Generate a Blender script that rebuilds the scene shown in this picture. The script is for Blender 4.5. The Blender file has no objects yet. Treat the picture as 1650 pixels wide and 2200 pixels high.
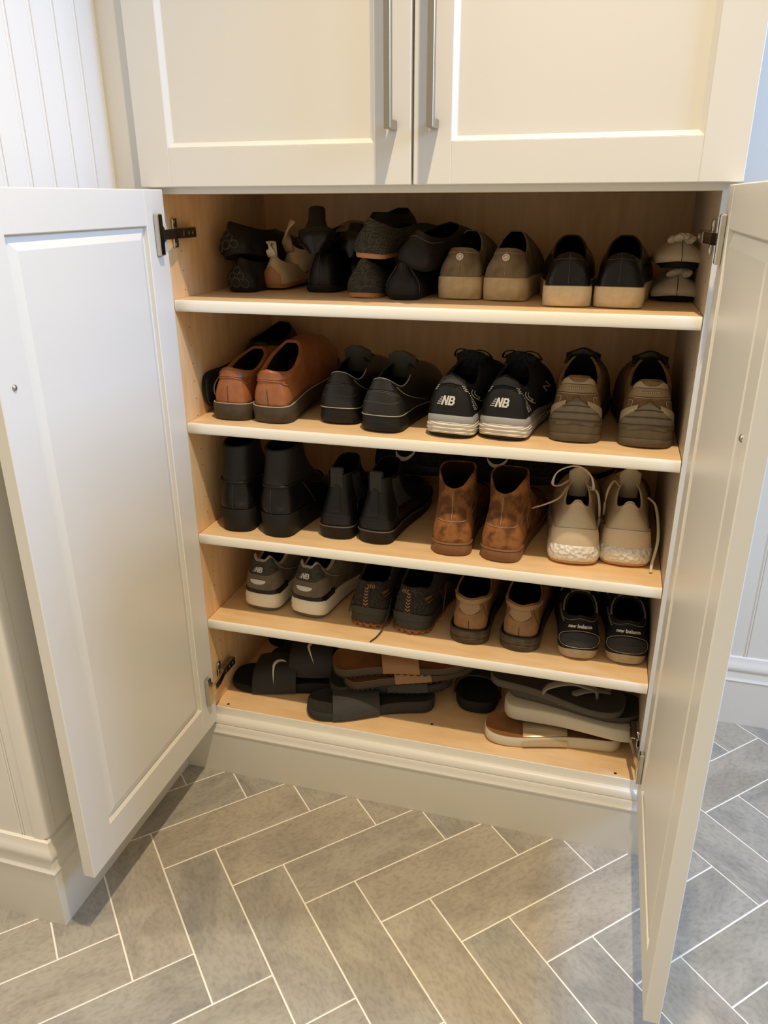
import bpy, math, random
from math import sin, cos, pi, radians as R
from mathutils import Vector as V, Matrix
random.seed(7)
SC = bpy.context.scene
COL = SC.collection

# ------------------------------------------------------------------ camera
cam_data = bpy.data.cameras.new('camera')
cam_data.lens = 27.07; cam_data.sensor_width = 36.0; cam_data.sensor_fit = 'AUTO'; cam_data.clip_start = .02
cam = bpy.data.objects.new('camera', cam_data); COL.objects.link(cam)
pitch, yaw, roll = -.38724, .27814, -.00495
fwd = V((-sin(yaw)*cos(pitch), cos(yaw)*cos(pitch), sin(pitch)))
rt = V((cos(yaw), sin(yaw), 0)); up = rt.cross(fwd)
rt2 = cos(roll)*rt + sin(roll)*up; up2 = -sin(roll)*rt + cos(roll)*up
M = Matrix((rt2, up2, -fwd)).transposed().to_4x4(); M.translation = V((.70914, -1.19111, 1.1339))
cam.matrix_world = M
SC.camera = cam

# ------------------------------------------------------------------ world, lamps, exposure
w = bpy.data.worlds.new('world'); SC.world = w; w.use_nodes = True
w.node_tree.nodes['Background'].inputs[0].default_value = (1.0, .84, .58, 1)
w.node_tree.nodes['Background'].inputs[1].default_value = .53
def lamp(name, kind, loc, energy, col, size=.1, target=None, size_y=None, spot=None):
    d = bpy.data.lights.new(name, kind); d.energy = energy; d.color = col
    if kind == 'AREA':
        d.size = size
        if size_y: d.shape = 'RECTANGLE'; d.size_y = size_y
    else: d.shadow_soft_size = size
    if kind == 'SPOT': d.spot_size = spot; d.spot_blend = 1
    o = bpy.data.objects.new(name, d); COL.objects.link(o); o.location = loc
    if target is not None: o.rotation_euler = (V(target)-V(loc)).to_track_quat('-Z', 'Y').to_euler()
    return o
lamp('overhead_spot', 'SPOT', (.76, -.64, 2.6), 146, (1, .80, .54), .028, (.38, -.56, 0), spot=R(84))  # ceiling downlight, placed from the shelf, door and handle shadows
lamp('overhead_spot', 'SPOT', (-1.2, -.9, 2.6), 105, (1, .90, .68), .1, (.86, -.42, .22), spot=R(50))  # added fill spot, aimed to brighten the right door's inner face
lamp('window_daylight', 'AREA', (3.0, -.40, 2.25), 82, (.28, .54, 1.0), 1.0, (0, -.3, .6), .8)
SC.cycles.caustics_reflective = False; SC.cycles.caustics_refractive = False
vs = SC.view_settings
vs.view_transform = 'Standard'; vs.look = 'None'; vs.exposure = 0; vs.gamma = 1; vs.use_curve_mapping = False

# ------------------------------------------------------------------ materials
MATS = {}
def mat(name, col, rough=.5, bump=None, var=None, metal=0, coat=0, stretch=None, spec=.5):
    if name in MATS: return MATS[name]
    m = bpy.data.materials.new(name); m.use_nodes = True; nt = m.node_tree
    b = nt.nodes['Principled BSDF']
    b.inputs['Base Color'].default_value = (*col, 1); b.inputs['Roughness'].default_value = rough
    b.inputs['Metallic'].default_value = metal; b.inputs['Coat Weight'].default_value = coat
    b.inputs['Specular IOR Level'].default_value = spec
    tc = nt.nodes.new('ShaderNodeTexCoord'); mp = nt.nodes.new('ShaderNodeMapping')
    nt.links.new(tc.outputs['Object'], mp.inputs[0])
    if stretch: mp.inputs['Scale'].default_value = stretch
    if var:                                   # (scale, second colour, contrast lo, hi)
        n = nt.nodes.new('ShaderNodeTexNoise'); n.inputs['Scale'].default_value = var[0]; n.inputs['Detail'].default_value = 5
        r = nt.nodes.new('ShaderNodeValToRGB'); r.color_ramp.elements[0].position = var[2]; r.color_ramp.elements[1].position = var[3]
        r.color_ramp.elements[0].color = (*col, 1); r.color_ramp.elements[1].color = (*var[1], 1)
        nt.links.new(mp.outputs[0], n.inputs[0]); nt.links.new(n.outputs['Fac'], r.inputs[0]); nt.links.new(r.outputs[0], b.inputs['Base Color'])
    if bump:                                  # (kind, scale, strength, distance)
        if bump[0] == 'noise': n = nt.nodes.new('ShaderNodeTexNoise'); n.inputs['Detail'].default_value = 4; out = n.outputs['Fac']
        elif bump[0] == 'cell': n = nt.nodes.new('ShaderNodeTexVoronoi'); out = n.outputs['Distance']
        else:
            n = nt.nodes.new('ShaderNodeTexWave'); out = n.outputs['Fac']; n.inputs['Distortion'].default_value = 2
            n.bands_direction = 'Z' if bump[0] == 'waveZ' else 'X'
        n.inputs['Scale'].default_value = bump[1]
        nt.links.new(mp.outputs[0], n.inputs[0])
        bp = nt.nodes.new('ShaderNodeBump'); bp.inputs['Strength'].default_value = bump[2]; bp.inputs['Distance'].default_value = bump[3]
        nt.links.new(out, bp.inputs['Height']); nt.links.new(bp.outputs[0], b.inputs['Normal'])
    MATS[name] = m
    return m
PAINT = mat('cream_paint', (.73, .705, .65), .38, ('noise', 60, .04, .002))
PAINTW = mat('wall_paint', (.78, .755, .71), .5, ('noise', 60, .04, .002))
EDGE = mat('edge_band_paint', (.93, .90, .82), .28)
WOOD = mat('maple_ply', (.86, .62, .36), .42, ('noise', 30, .03, .001), (14, (.78, .52, .27), .35, .7), stretch=(1, 4, 4))
WOODV = mat('maple_ply_upright', (.84, .58, .32), .5, ('noise', 30, .03, .001), (16, (.74, .48, .24), .35, .7), stretch=(4, 4, .7))
WOODSH = mat('maple_ply_shaded', (.50, .425, .32), .5)  # right panel's maple, greyed and darkened to paint in its shade
STEEL = mat('brushed_nickel', (.44, .40, .345), .38, metal=1)
HINGEM = mat('hinge_metal', (.60, .56, .48), .22, metal=1)
HINGED = mat('hinge_metal_dark', (.34, .28, .21), .35, metal=1)
HOLE = mat('screw_hole', (.03, .015, .008), .8)
GROUT = mat('grout', (.90, .85, .76), .9)
def leather(n, c, r=.42, c2=None, s=60, lo=.35, hi=.7): return mat(n, c, r, ('noise', 260, .35, .0012), (s, c2, lo, hi) if c2 else None, spec=.5 if max(c) > .03 else .32)
def suede(n, c, c2, s=45, lo=.38, hi=.66): return mat(n, c, .92, ('noise', 500, .5, .001), (s, c2, lo, hi), spec=.2)
def knit(n, c, c2=None, sc=420): return mat(n, c, .85, ('cell', sc, .8, .0015), (220, c2, .42, .58) if c2 else None, spec=.25)
def rubber(n, c, r=.55, c2=None, b=('noise', 150, .2, .001)): return mat(n, c, r, b, (70, c2, .35, .75) if c2 else None, spec=.28)
BLKL = leather('black_leather', (.009, .008, .0075), .36)
BLKG = leather('black_smooth_leather', (.007, .006, .0055), .26)
BLKM = leather('matte_black_leather', (.008, .007, .0065), .42)
BLKK = knit('black_mesh', (.007, .007, .0075), (.018, .018, .019))
BLKR = rubber('black_rubber', (.010, .009, .008))
GREYR = rubber('charcoal_rubber', (.055, .05, .043), .6)
LINB = mat('black_lining', (.003, .0025, .0025), .9, spec=.1)
LINT = mat('dark_brown_lining', (.03, .017, .010), .9, spec=.1)
LING = mat('grey_lining', (.10, .095, .085), .9, ('cell', 500, .4, .001), spec=.1)
WHITE = mat('white_foam', (.74, .70, .62), .55, ('noise', 90, .15, .001))
OFFW = rubber('off_white_rubber', (.66, .60, .46), .5, (.56, .47, .32))
TANR = rubber('gum_rubber', (.50, .25, .11), .5)
MARK = mat('white_print', (.75, .73, .68), .5)
SILV = mat('reflective_grey', (.42, .42, .42), .4)
THREAD = mat('pale_thread', (.42, .34, .24), .8)
THRB = mat('dark_thread', (.05, .045, .04), .7)

# ------------------------------------------------------------------ mesh helpers
def new(name, verts, faces, m, parent=None, smooth=False, loc=None):
    me = bpy.data.meshes.new(name); me.from_pydata([tuple(v) for v in verts], [], faces); me.update()
    if smooth: me.shade_smooth()
    if isinstance(m, (list, tuple)):
        for x in m: me.materials.append(x)
    else: me.materials.append(m)
    o = bpy.data.objects.new(name, me); COL.objects.link(o)
    if parent is not None: o.parent = parent
    if loc: o.location = loc
    return o
def empty(name, loc, label=None, cat=None, group=None, rot=(0, 0, 0)):
    o = bpy.data.objects.new(name, None); COL.objects.link(o); o.location = loc; o.rotation_euler = rot; o.empty_display_size = .03
    if label: o['label'] = label
    if cat: o['category'] = cat
    if group: o['group'] = group
    return o
class G:                                       # geometry collector
    def __init__(s): s.v = []; s.f = []
    def add(s, v, f): n = len(s.v); s.v += [tuple(x) for x in v]; s.f += [tuple(i+n for i in q) for q in f]; return s
    def box(s, x0, y0, z0, x1, y1, z1, c=0):
        if c <= 0:
            v = [(x, y, z) for x in (x0, x1) for y in (y0, y1) for z in (z0, z1)]
            return s.add(v, [(0, 1, 3, 2), (4, 6, 7, 5), (0, 4, 5, 1), (2, 3, 7, 6), (0, 2, 6, 4), (1, 5, 7, 3)])
        lo = (x0, y0, z0); hi = (x1, y1, z1); idx = {}; v = []
        for ix in (0, 1):
            for iy in (0, 1):
                for iz in (0, 1):
                    b = (ix, iy, iz)
                    for a in range(3):
                        p = [(hi[k]-c if b[k] else lo[k]+c) for k in range(3)]
                        p[a] = hi[a] if b[a] else lo[a]
                        idx[(b, a)] = len(v); v.append(p)
        f = []
        for a in range(3):
            o = [k for k in range(3) if k != a]
            for sgn in (0, 1):
                q = []
                for (p, r) in ((0, 0), (1, 0), (1, 1), (0, 1)):
                    b = [0, 0, 0]; b[a] = sgn; b[o[0]] = p; b[o[1]] = r; q.append(idx[(tuple(b), a)])
                flip = (sgn == 0) != (a == 1)
                f.append(tuple(q[::-1]) if flip else tuple(q))
        for a in range(3):                      # edges along axis a
            o = [k for k in range(3) if k != a]
            for p in (0, 1):
                for r in (0, 1):
                    b0 = [0, 0, 0]; b0[o[0]] = p; b0[o[1]] = r; b1 = list(b0); b1[a] = 1
                    f.append((idx[(tuple(b0), o[0])], idx[(tuple(b1), o[0])], idx[(tuple(b1), o[1])], idx[(tuple(b0), o[1])]))
        for ix in (0, 1):
            for iy in (0, 1):
                for iz in (0, 1): f.append(tuple(idx[((ix, iy, iz), a)] for a in range(3)))
        return s.add(v, f)
    def loft(s, loops, closed=True, cap0=False, cap1=False):
        n = len(loops[0]); v = [p for l in loops for p in l]; f = []
        for i in range(len(loops)-1):
            for j in range(n if closed else n-1):
                k = (j+1) % n; f.append((i*n+j, i*n+k, (i+1)*n+k, (i+1)*n+j))
        if cap0: f.append(tuple(range(n))[::-1])
        if cap1: f.append(tuple((len(loops)-1)*n+j for j in range(n)))
        return s.add(v, f)
    def tube(s, pts, r, n=6, flat=1.0, close=False):
        pts = [V(p) for p in pts]; loops = []; up = V((0, 0, 1))
        for i, p in enumerate(pts):
            a = pts[max(i-1, 0)]; b = pts[min(i+1, len(pts)-1)]
            if close: a = pts[i-1]; b = pts[(i+1) % len(pts)]
            t = (b-a)
            if t.length < 1e-9: t = V((0, 0, 1))
            t.normalize(); sd = t.cross(up)
            if sd.length < .05: sd = t.cross(V((0, 1, 0)))
            sd.normalize(); u2 = sd.cross(t)
            rr = r[i] if isinstance(r, (list, tuple)) else r
            loops.append([p+rr*(cos(2*pi*j/n)*sd+flat*sin(2*pi*j/n)*u2) for j in range(n)])
        if close: loops.append(loops[0]); return s.loft(loops)
        return s.loft(loops, True, True, True)
    def cyl(s, c, ax, r, h, n=16, r2=None):
        ax = V(ax).normalized(); c = V(c); a = ax.orthogonal().normalized(); b = ax.cross(a); r2 = r if r2 is None else r2
        return s.loft([[c+rr*(cos(2*pi*j/n)*a+sin(2*pi*j/n)*b)+ax*d for j in range(n)] for rr, d in ((r, 0), (r2, h))], True, True, True)
    def fix(s, me):
        import bmesh
        bm = bmesh.new(); bm.from_mesh(me); bmesh.ops.recalc_face_normals(bm, faces=bm.faces); bm.to_mesh(me); bm.free()
    def obj(s, name, m, parent=None, smooth=False, angle=None, loc=None):
        o = new(name, s.v, s.f, m, parent, False, loc); s.fix(o.data)
        if smooth:
            o.data.shade_smooth()
            if angle: o.data.set_sharp_from_angle(angle=R(angle))
        return o
def crspl(P, n):                                # catmull-rom through points
    P = [V(p) for p in P]; Q = [2*P[0]-P[1]]+P+[2*P[-1]-P[-2]]; out = []
    for i in range(1, len(Q)-2):
        for k in range(n):
            t = k/n; a, b, c, d = Q[i-1:i+3]
            out.append(.5*((2*b)+(c-a)*t+(2*a-5*b+4*c-d)*t*t+(3*b-a-3*c+d)*t**3))
    return out+[P[-1]]
def tab(T, x):
    if x <= T[0][0]: return T[0][1]
    if x >= T[-1][0]: return T[-1][1]
    for i in range(len(T)-1):
        if x <= T[i+1][0]:
            x0, y0 = T[i]; x1, y1 = T[i+1]; h = x1-x0
            s0 = (y1-y0)/h
            sp = (y0-T[i-1][1])/(x0-T[i-1][0]) if i else s0
            sn = (T[i+2][1]-y1)/(T[i+2][0]-x1) if i+2 < len(T) else s0
            m0 = .5*(sp+s0) if sp*s0 > 0 else 0; m1 = .5*(sn+s0) if sn*s0 > 0 else 0
            if not i: m0 = s0
            if i+2 >= len(T): m1 = s0
            t = (x-x0)/h
            return (2*t**3-3*t*t+1)*y0+(t**3-2*t*t+t)*h*m0+(-2*t**3+3*t*t)*y1+(t**3-t*t)*h*m1
def struct(o): o['kind'] = 'structure'; return o

# ------------------------------------------------------------------ dimensions (metres, cabinet front plane y = 0, floor z = 0)
W = .84; DEP = .40
Z0, Z1, Z2, Z3, Z4, ZT = .1524, .9757, .7607, .5421, .3553, 1.1411
XL = -.08; YE = -.4238; YB = .456

# ------------------------------------------------------------------ floor of herringbone tiles
g = G(); g.box(-1.6, -2.6, -.03, 3.3, 1.0, -.0009); floor = struct(g.obj('floor', GROUT))
TILEM = []
for i, (c1, c2) in enumerate([((.40, .37, .315), (.29, .27, .235)), ((.41, .375, .31), (.31, .285, .235)), ((.395, .37, .32), (.28, .265, .235)), ((.43, .385, .315), (.33, .295, .24))]):
    m = mat('slate_tile', c1, .55, ('noise', 28, .35, .002), None); MATS.pop('slate_tile')
    nt = m.node_tree; b = nt.nodes['Principled BSDF']; tc = nt.nodes['Texture Coordinate']
    info = nt.nodes.new('ShaderNodeObjectInfo'); ad = nt.nodes.new('ShaderNodeVectorMath'); ad.operation = 'MULTIPLY_ADD'
    mul = nt.nodes.new('ShaderNodeVectorMath'); mul.operation = 'SCALE'; mul.inputs['Scale'].default_value = 13
    nt.links.new(info.outputs['Location'], mul.inputs[0])
    ad.inputs[1].default_value = (1, 1.7, 1); nt.links.new(tc.outputs['Object'], ad.inputs[0]); nt.links.new(mul.outputs[0], ad.inputs[2])
    n1 = nt.nodes.new('ShaderNodeTexNoise'); n1.inputs['Scale'].default_value = 7; n1.inputs['Detail'].default_value = 9; n1.inputs['Roughness'].default_value = .62; n1.inputs['Distortion'].default_value = .8
    r1 = nt.nodes.new('ShaderNodeValToRGB'); e = r1.color_ramp.elements; e[0].position = .36; e[0].color = (*c2, 1); e[1].position = .58; e[1].color = (*c1, 1)
    n2 = nt.nodes.new('ShaderNodeTexNoise'); n2.inputs['Scale'].default_value = 90; n2.inputs['Detail'].default_value = 6
    r2 = nt.nodes.new('ShaderNodeValToRGB'); e = r2.color_ramp.elements; e[0].position = .32; e[0].color = (.62, .60, .58, 1); e[1].position = .55; e[1].color = (1, 1, 1, 1)
    mx = nt.nodes.new('ShaderNodeMix'); mx.data_type = 'RGBA'; mx.blend_type = 'MULTIPLY'; mx.inputs[0].default_value = .45
    nt.links.new(ad.outputs[0], n1.inputs[0]); nt.links.new(ad.outputs[0], n2.inputs[0])
    nt.links.new(n1.outputs['Fac'], r1.inputs[0]); nt.links.new(n2.outputs['Fac'], r2.inputs[0])
    nt.links.new(r1.outputs[0], mx.inputs[6]); nt.links.new(r2.outputs[0], mx.inputs[7]); nt.links.new(mx.outputs[2], b.inputs['Base Color'])
    TILEM.append(m)
GS = .0975; A0, B0 = .0128, -.0245+.0975*(-3)+.0
B0 = -.3193
TM = []
for k in range(4):
    gg = G(); h = GS*1.5-.0015; wd = GS*.5-.0015; c = .0012
    gg.loft([[(-h, -wd, -.0012), (h, -wd, -.0012), (h, wd, -.0012), (-h, wd, -.0012)], [(-h, -wd, -.0004), (h, -wd, -.0004), (h, wd, -.0004), (-h, wd, -.0004)],
             [(-h+c, -wd+c, 0), (h-c, -wd+c, 0), (h-c, wd-c, 0), (-h+c, wd-c, 0)]], True, True, True)
    o = gg.obj('tile', TILEM[k], floor); TM.append(o.data); bpy.data.objects.remove(o)
def tile(ac, bc, ang):
    x = (ac-bc)/2**.5; y = (ac+bc)/2**.5
    if not (-.62 < x < 1.75 and -.95 < y < .56): return
    if -.02 < x < .80 and y > .11: return
    if x < -.22 and y > -.30: return
    if y > .50 and x < 1.8: return
    o = bpy.data.objects.new('tile', random.choice(TM)); COL.objects.link(o); o.parent = floor
    o.location = (x, y, random.uniform(-.0002, .0002)); o.rotation_euler = (0, 0, R(45)+ang)
for p in range(-9, 10):
    for q in range(-16, 22):
        # lattice (1,-1)*q + (3,3)*p ; a along (1,1), b along (-1,1)
        ia = q+3*p; jb = -q+3*p
        tile(A0+(ia+1.5)*GS, B0+(jb-.5)*GS, 0)
        tile(A0+(ia+.5)*GS, B0+(jb-2.5)*GS, R(90))

# ------------------------------------------------------------------ walls with bead boards
def bead_wall(name, origin, dx, normal, n0, n1, z0, z1, step=.05, thick=.10):
    """boards of width step along dx, faces towards normal; each board a part"""
    dx = V(dx); nn = V(normal); o0 = V(origin)
    g = G(); a = o0+dx*n0*step-nn*.006; b = o0+dx*n1*step-nn*.006
    pts = [a, b, b-nn*thick, a-nn*thick]
    g.loft([[p+V((0, 0, z)) for p in pts] for z in (z0, z1)], True, True, True)
    wall = struct(g.obj(name, PAINTW))
    prof = [(0, -.006), (0, -.0018), (.0016, -.0022), (.0024, -.0006), (.0042, 0), (.0060, -.0006), (.0068, -.0022), (.0082, 0), (step, 0), (step, -.006)]
    me = None
    for i in range(n0, n1):
        if me is None:
            gg = G(); gg.loft([[dx*px+nn*pn+V((0, 0, z)) for px, pn in prof] for z in (z0, z1)], True, True, True)
            o = gg.obj('board', PAINTW, wall); me = o.data
        else: o = bpy.data.objects.new('board', me); COL.objects.link(o); o.parent = wall
        o.location = o0+dx*i*step
    return wall
bead_wall('wall_left', (XL, 0, 0), (0, -1, 0), (1, 0, 0), 0, 8, 0, 2.5, thick=.09)
bead_wall('wall_end', (-.1212, YE, 0), (-1, 0, 0), (0, -1, 0), 0, 10, 0, 2.5, thick=.35)
bead_wall('wall_back', (1.079-.25, YB, 0), (1, 0, 0), (0, -1, 0), 0, 5, 0, 2.5, step=.25)
# rounded outside corner of the wall return
g = G(); r = .014; loop = []
for k in range(7):
    a = -pi/2+pi/2*k/6; loop.append((XL-r+r*cos(a), YE+r+r*sin(a)))
prof = [(-.1212, YE)]+[(-.104, YE), (-.1025, YE-.0012)]+[(x+.0008, y-.0012) for x, y in loop]+[(XL+.0008, -.401), (XL-.05, -.401), (-.1212, YE+.02)]
g.loft([[(x, y, z) for x, y in prof] for z in (0, 2.5)], True, True, True)
struct(g.obj('trim_1', PAINTW, smooth=True, angle=35))
def sweep_profile(name, path, prof, m):
    """path: xy points (open), outward = right side of travel; prof: (out, z) closed"""
    path = [V((p[0], p[1], 0)) for p in path]; g = G(); loops = []
    for i, p in enumerate(path):
        if i == 0: d = path[1]-p
        elif i == len(path)-1: d = p-path[i-1]
        else: d = (p-path[i-1]).normalized()+(path[i+1]-p).normalized()
        d.normalize(); n = V((d.y, -d.x, 0)); sc = 1
        if 0 < i < len(path)-1:
            e = (p-path[i-1]).normalized(); sc = 1/max(.3, d.dot(e))
        loops.append([p+n*o*sc+V((0, 0, z)) for o, z in prof])
    g.loft(loops, True, True, True)
    return g.obj(name, m, smooth=True, angle=28)
BP = [(0, 0), (.0124, 0), (.0124, .1125), (.0142, .1145), (.0142, .1165), (.0118, .1195), (.0105, .124), (.0098, .134), (.0090, .1375), (.0118, .141), (.0128, .146), (.0118, .152), (.0085, .158), (.0060, .164), (.0045, .171), (0, .173)]
struct(sweep_profile('baseboard_left', [(-.62, YE), (XL, YE), (XL, -.0201)], BP, PAINT))
struct(sweep_profile('baseboard_back', [(.88, YB), (2.1, YB)], BP, PAINTW))
FP = [(0, 0), (.02, 0), (.02, .099), (.0218, .1005), (.0218, .103), (.0195, .1055), (.0175, .110), (.0165, .1145), (.0150, .117), (.0125, .1172), (.0135, .1200), (.0128, .1240), (.0105, .1280), (.0070, .1315), (.0035, .1329), (0, .133)]
struct(sweep_profile('baseboard_front', [(-.0674, -.0003), (.866, -.0003)], FP, PAINT))

# ------------------------------------------------------------------ the lower cabinet
cab = empty('shoe_cabinet', (0, 0, 0), 'cream painted built-in shoe cabinet with both lower doors open and four maple shelves', 'cabinet')
def part(g, name, m, parent=cab, **k): return g.obj(name, m, parent, **k)
g = G(); g.box(-.018, .0005, 0, 0, DEP, ZT+.0095); part(g, 'side_panel', WOODV)
g = G(); g.box(W, .0005, 0, W+.018, DEP, ZT+.0095); part(g, 'side_panel', WOODSH)
g = G(); g.box(-.018, DEP, .0, W+.018, DEP+.012, ZT+.0095); part(g, 'back_panel', WOODV)
g = G(); g.box(0, .001, Z0-.019, W, DEP, Z0); bp = part(g, 'bottom_panel', WOOD)
g = G(); g.box(0, .03, ZT-.0, W, DEP, ZT+.0095); part(g, 'top_panel', WOOD)
g = G(); g.box(-.0798, -.0012, .133, 0, .0005, 1.151); part(g, 'frame_stile', PAINT)
g = G(); g.box(W, -.0012, 0, W+.026, .0005, 1.151); part(g, 'frame_stile', PAINT)
g = G(); g.box(0, -.0012, ZT, W, .0165, 1.151); part(g, 'top_rail', PAINT)
g = G(); g.box(0, -.0012, Z0-.0195, W, .001, Z0, .0002); part(g, 'bottom_rail', EDGE)
for (hx, hy) in ((.0245, .011), (.8058, .0102), (.45, .06)):
    g = G(); g.cyl((hx, hy, Z0+.0001), (0, 0, 1), .0028, .0003, 12); part(g, 'screw_hole', HOLE)
for zz in (Z1, Z2, Z3, Z4):
    g = G(); g.box(.001, .0066, zz-.019, W-.001, DEP-.002, zz); s = part(g, 'shelf', WOOD)
    g = G(); pr = [(.0066, zz-.0192)]+[(.0056-.0030*max(0, cos(q))**.7, zz-.0095+.0097*sin(q)) for q in [-pi/2+pi*k/10 for k in range(11)]]+[(.0066, zz+.0002)]
    g.loft([[(x, a, b) for a, b in pr] for x in (.001, W-.001)], True, True, True); part(g, 'edge_band', EDGE, s, smooth=True, angle=40)
g = G()
for yy in (.045, .33):
    zz = .22
    while zz < 1.1:
        g.cyl((-.0002, yy, zz), (1, 0, 0), .0013, .0005, 8); g.cyl((W+.0002, yy, zz), (-1, 0, 0), .0013, .0005, 8); zz += .032
o = part(g, 'shelf_pin_hole', mat('pin_hole', (.20, .11, .05), .8)); o['kind'] = 'stuff'
for zz in (Z1, Z2, Z3, Z4):
    for yy in (.045, .33):
        for sx, x in ((1, 0), (-1, W)):
            g = G(); g.cyl((x, yy, zz-.0225), (sx, 0, 0), .0025, .008, 8); part(g, 'shelf_pin', STEEL)

def raised_frame(w, h, t, fl, fr, fb, ft, depth, ramp, both=True):
    """door slab in local x (0..w), z (0..h), thickness along y 0..t. Returns frame G and panel G"""
    c = .0012
    f = G()
    f.box(0, 0, 0, fl, t, h, c); f.box(w-fr, 0, 0, w, t, h, c); f.box(fl-.001, .0002, 0, w-fr+.001, t-.0002, fb, c); f.box(fl-.001, .0002, h-ft, w-fr+.001, t-.0002, h, c)
    p = G()
    x0, x1, z0, z1 = fl-.001, w-fr+.001, fb-.001, h-ft+.001
    def lp(d, y): return [(x0+d, y, z0+d), (x1-d, y, z0+d), (x1-d, y, z1-d), (x0+d, y, z1-d)]
    p.loft([lp(0, t-depth), lp(.003, t-depth), lp(ramp, t-.0015), lp(ramp+.001, t-.0015)], True, False, True)
    p.loft([lp(0, depth), lp(.004, depth)], True, False, True)
    return f, p
# lower doors, opened 90 degrees
def lower_door(xa, sgn, wd=.42):
    f, p = raised_frame(wd, 1.015, .0205, .055, .056, .061, .053, .0085, .020)
    # local x -> world -y (from hinge), local y -> world x*sgn (inner face at t), z up
    def tr(G_): G_.v = [(xa+sgn*v[1], -.018-v[0], .133+v[2]) for v in G_.v]; return G_
    d = part(tr(f), 'door', PAINT); pp = part(tr(p), 'panel', PAINT, d)
    return d
dl = lower_door(-.008, 1); dr = lower_door(.8655, -1, .4245)
for d, x, s in ((dl, .0125, 1), (dr, .845, -1)):
    g = G(); lo = []
    for k in range(5):
        a = pi/2*k/4; lo.append([(x+s*.0028*sin(a), -.4125+.0042*cos(a)*cos(b), .9185+.0042*cos(a)*sin(b)) for b in [2*pi*j/12 for j in range(12)]])
    g.loft(lo, True, False, True); part(g, 'door_bumper', STEEL, d, smooth=True)
    for zc in (1.0815, .2205):
        g = G()       # cup plate on the door
        x2 = x+s*.0085
        g.box(min(x, x2), -.0545, zc-.031, max(x, x2), -.040, zc+.031, .0015)
        g.cyl((x+s*.0005, -.0385, zc), (s, 0, 0), .0155, .0012, 20)
        part(g, 'hinge_cup', HINGEM, d)
        g = G(); g.cyl((x+s*.0012, -.037, zc), (s, 0, 0), .0115, .001, 20); part(g, 'hinge_recess', HINGED, d)
        wx = 0 if s > 0 else W
        g = G()       # mounting plate and arm on the cabinet side
        def bx(xa_, y0, z0, xb_, y1, z1, c=.001): g.box(min(wx+s*xa_, wx+s*xb_), y0, z0, max(wx+s*xa_, wx+s*xb_), y1, z1, c)
        bx(0, .018, zc-.023, .004, .032, zc+.023); bx(0, .018, zc-.008, .006, .072, zc+.008)
        hp = part(g, 'hinge_plate', HINGEM)
        g = G(); bx(.006, .020, zc-.0085, .0155, .074, zc+.0085, .0015); bx(.0155, .030, zc-.004, .0162, .07, zc+.004, .0003); part(g, 'hinge_arm', HINGED, hp)
        for yy, zq, ht in ((.05, zc, .0158), (.063, zc, .0158), (.025, zc-.017, .004), (.025, zc+.017, .004)):
            g = G(); g.cyl((wx+s*ht, yy, zq), (s, 0, 0), .0035, .0012, 12); part(g, 'screw', HINGEM, hp)
        g = G(); y0 = -.034
        g.loft([[(wx+s*a, b, zc-.0075), (wx+s*a, b, zc+.0075), (wx+s*(a-.005), b+.001, zc+.0075), (wx+s*(a-.005), b+.001, zc-.0075)] for a, b in (((.0205, -.040), (.0225, -.028), (.0215, -.008), (.0185, .008), (.0150, .024)) if s > 0 else ((.0040, -.040), (.0085, -.028), (.0105, -.008), (.0125, .008), (.0150, .024)))], True, True, True)
        part(g, 'hinge_link', HINGEM, hp)

# ------------------------------------------------------------------ the wall cabinet above
uc = empty('wall_cabinet', (0, 0, 1.151), 'cream shaker cabinet above the open shoe shelves, its two doors closed', 'cabinet')
uc.location = (0, 0, 0)
g = G(); g.box(-.018, .0005, 1.1512, W+.024, DEP+.012, 2.2); part(g, 'carcass', PAINT, uc)
g = G(); g.box(-.0798, -.0012, 1.1512, -.018, .0005, 2.2); part(g, 'frame_stile', PAINT, uc)
for x0 in (-.0235, .4208):
    f, p = raised_frame(.4405, .85, .019, .055, .0555, .0565, .055, .0065, .0045)
    # flat recessed panel with a bevelled sticking
    p = G(); a, b = .055, .385
    def lp(d, y): return [(a+d, y, .0565+d), (b-d, y, .0565+d), (b-d, y, .795-d), (a+d, y, .795-d)]
    p.loft([lp(-.0005, .0185), lp(.0055, .0115), lp(.006, .0112), lp(.0065, .0108)], True, False, True)
    for gg in (f, p): gg.v = [(x0+v[0], -.0015-v[1], 1.151+v[2]) for v in gg.v]
    d = part(f, 'door', PAINT, uc); part(p, 'panel', PAINT, d)
    hx = .3873 if x0 < 0 else .4470
    g = G(); g.box(hx, -.058, 1.2225, hx+.0098, -.046, 1.56, .0008)
    g.box(hx-.0, -.047, 1.2225, hx+.0098, -.0200, 1.2345, .0006); g.box(hx, -.047, 1.5475, hx+.0098, -.0200, 1.56, .0006)
    part(g, 'handle', STEEL, d)
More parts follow.
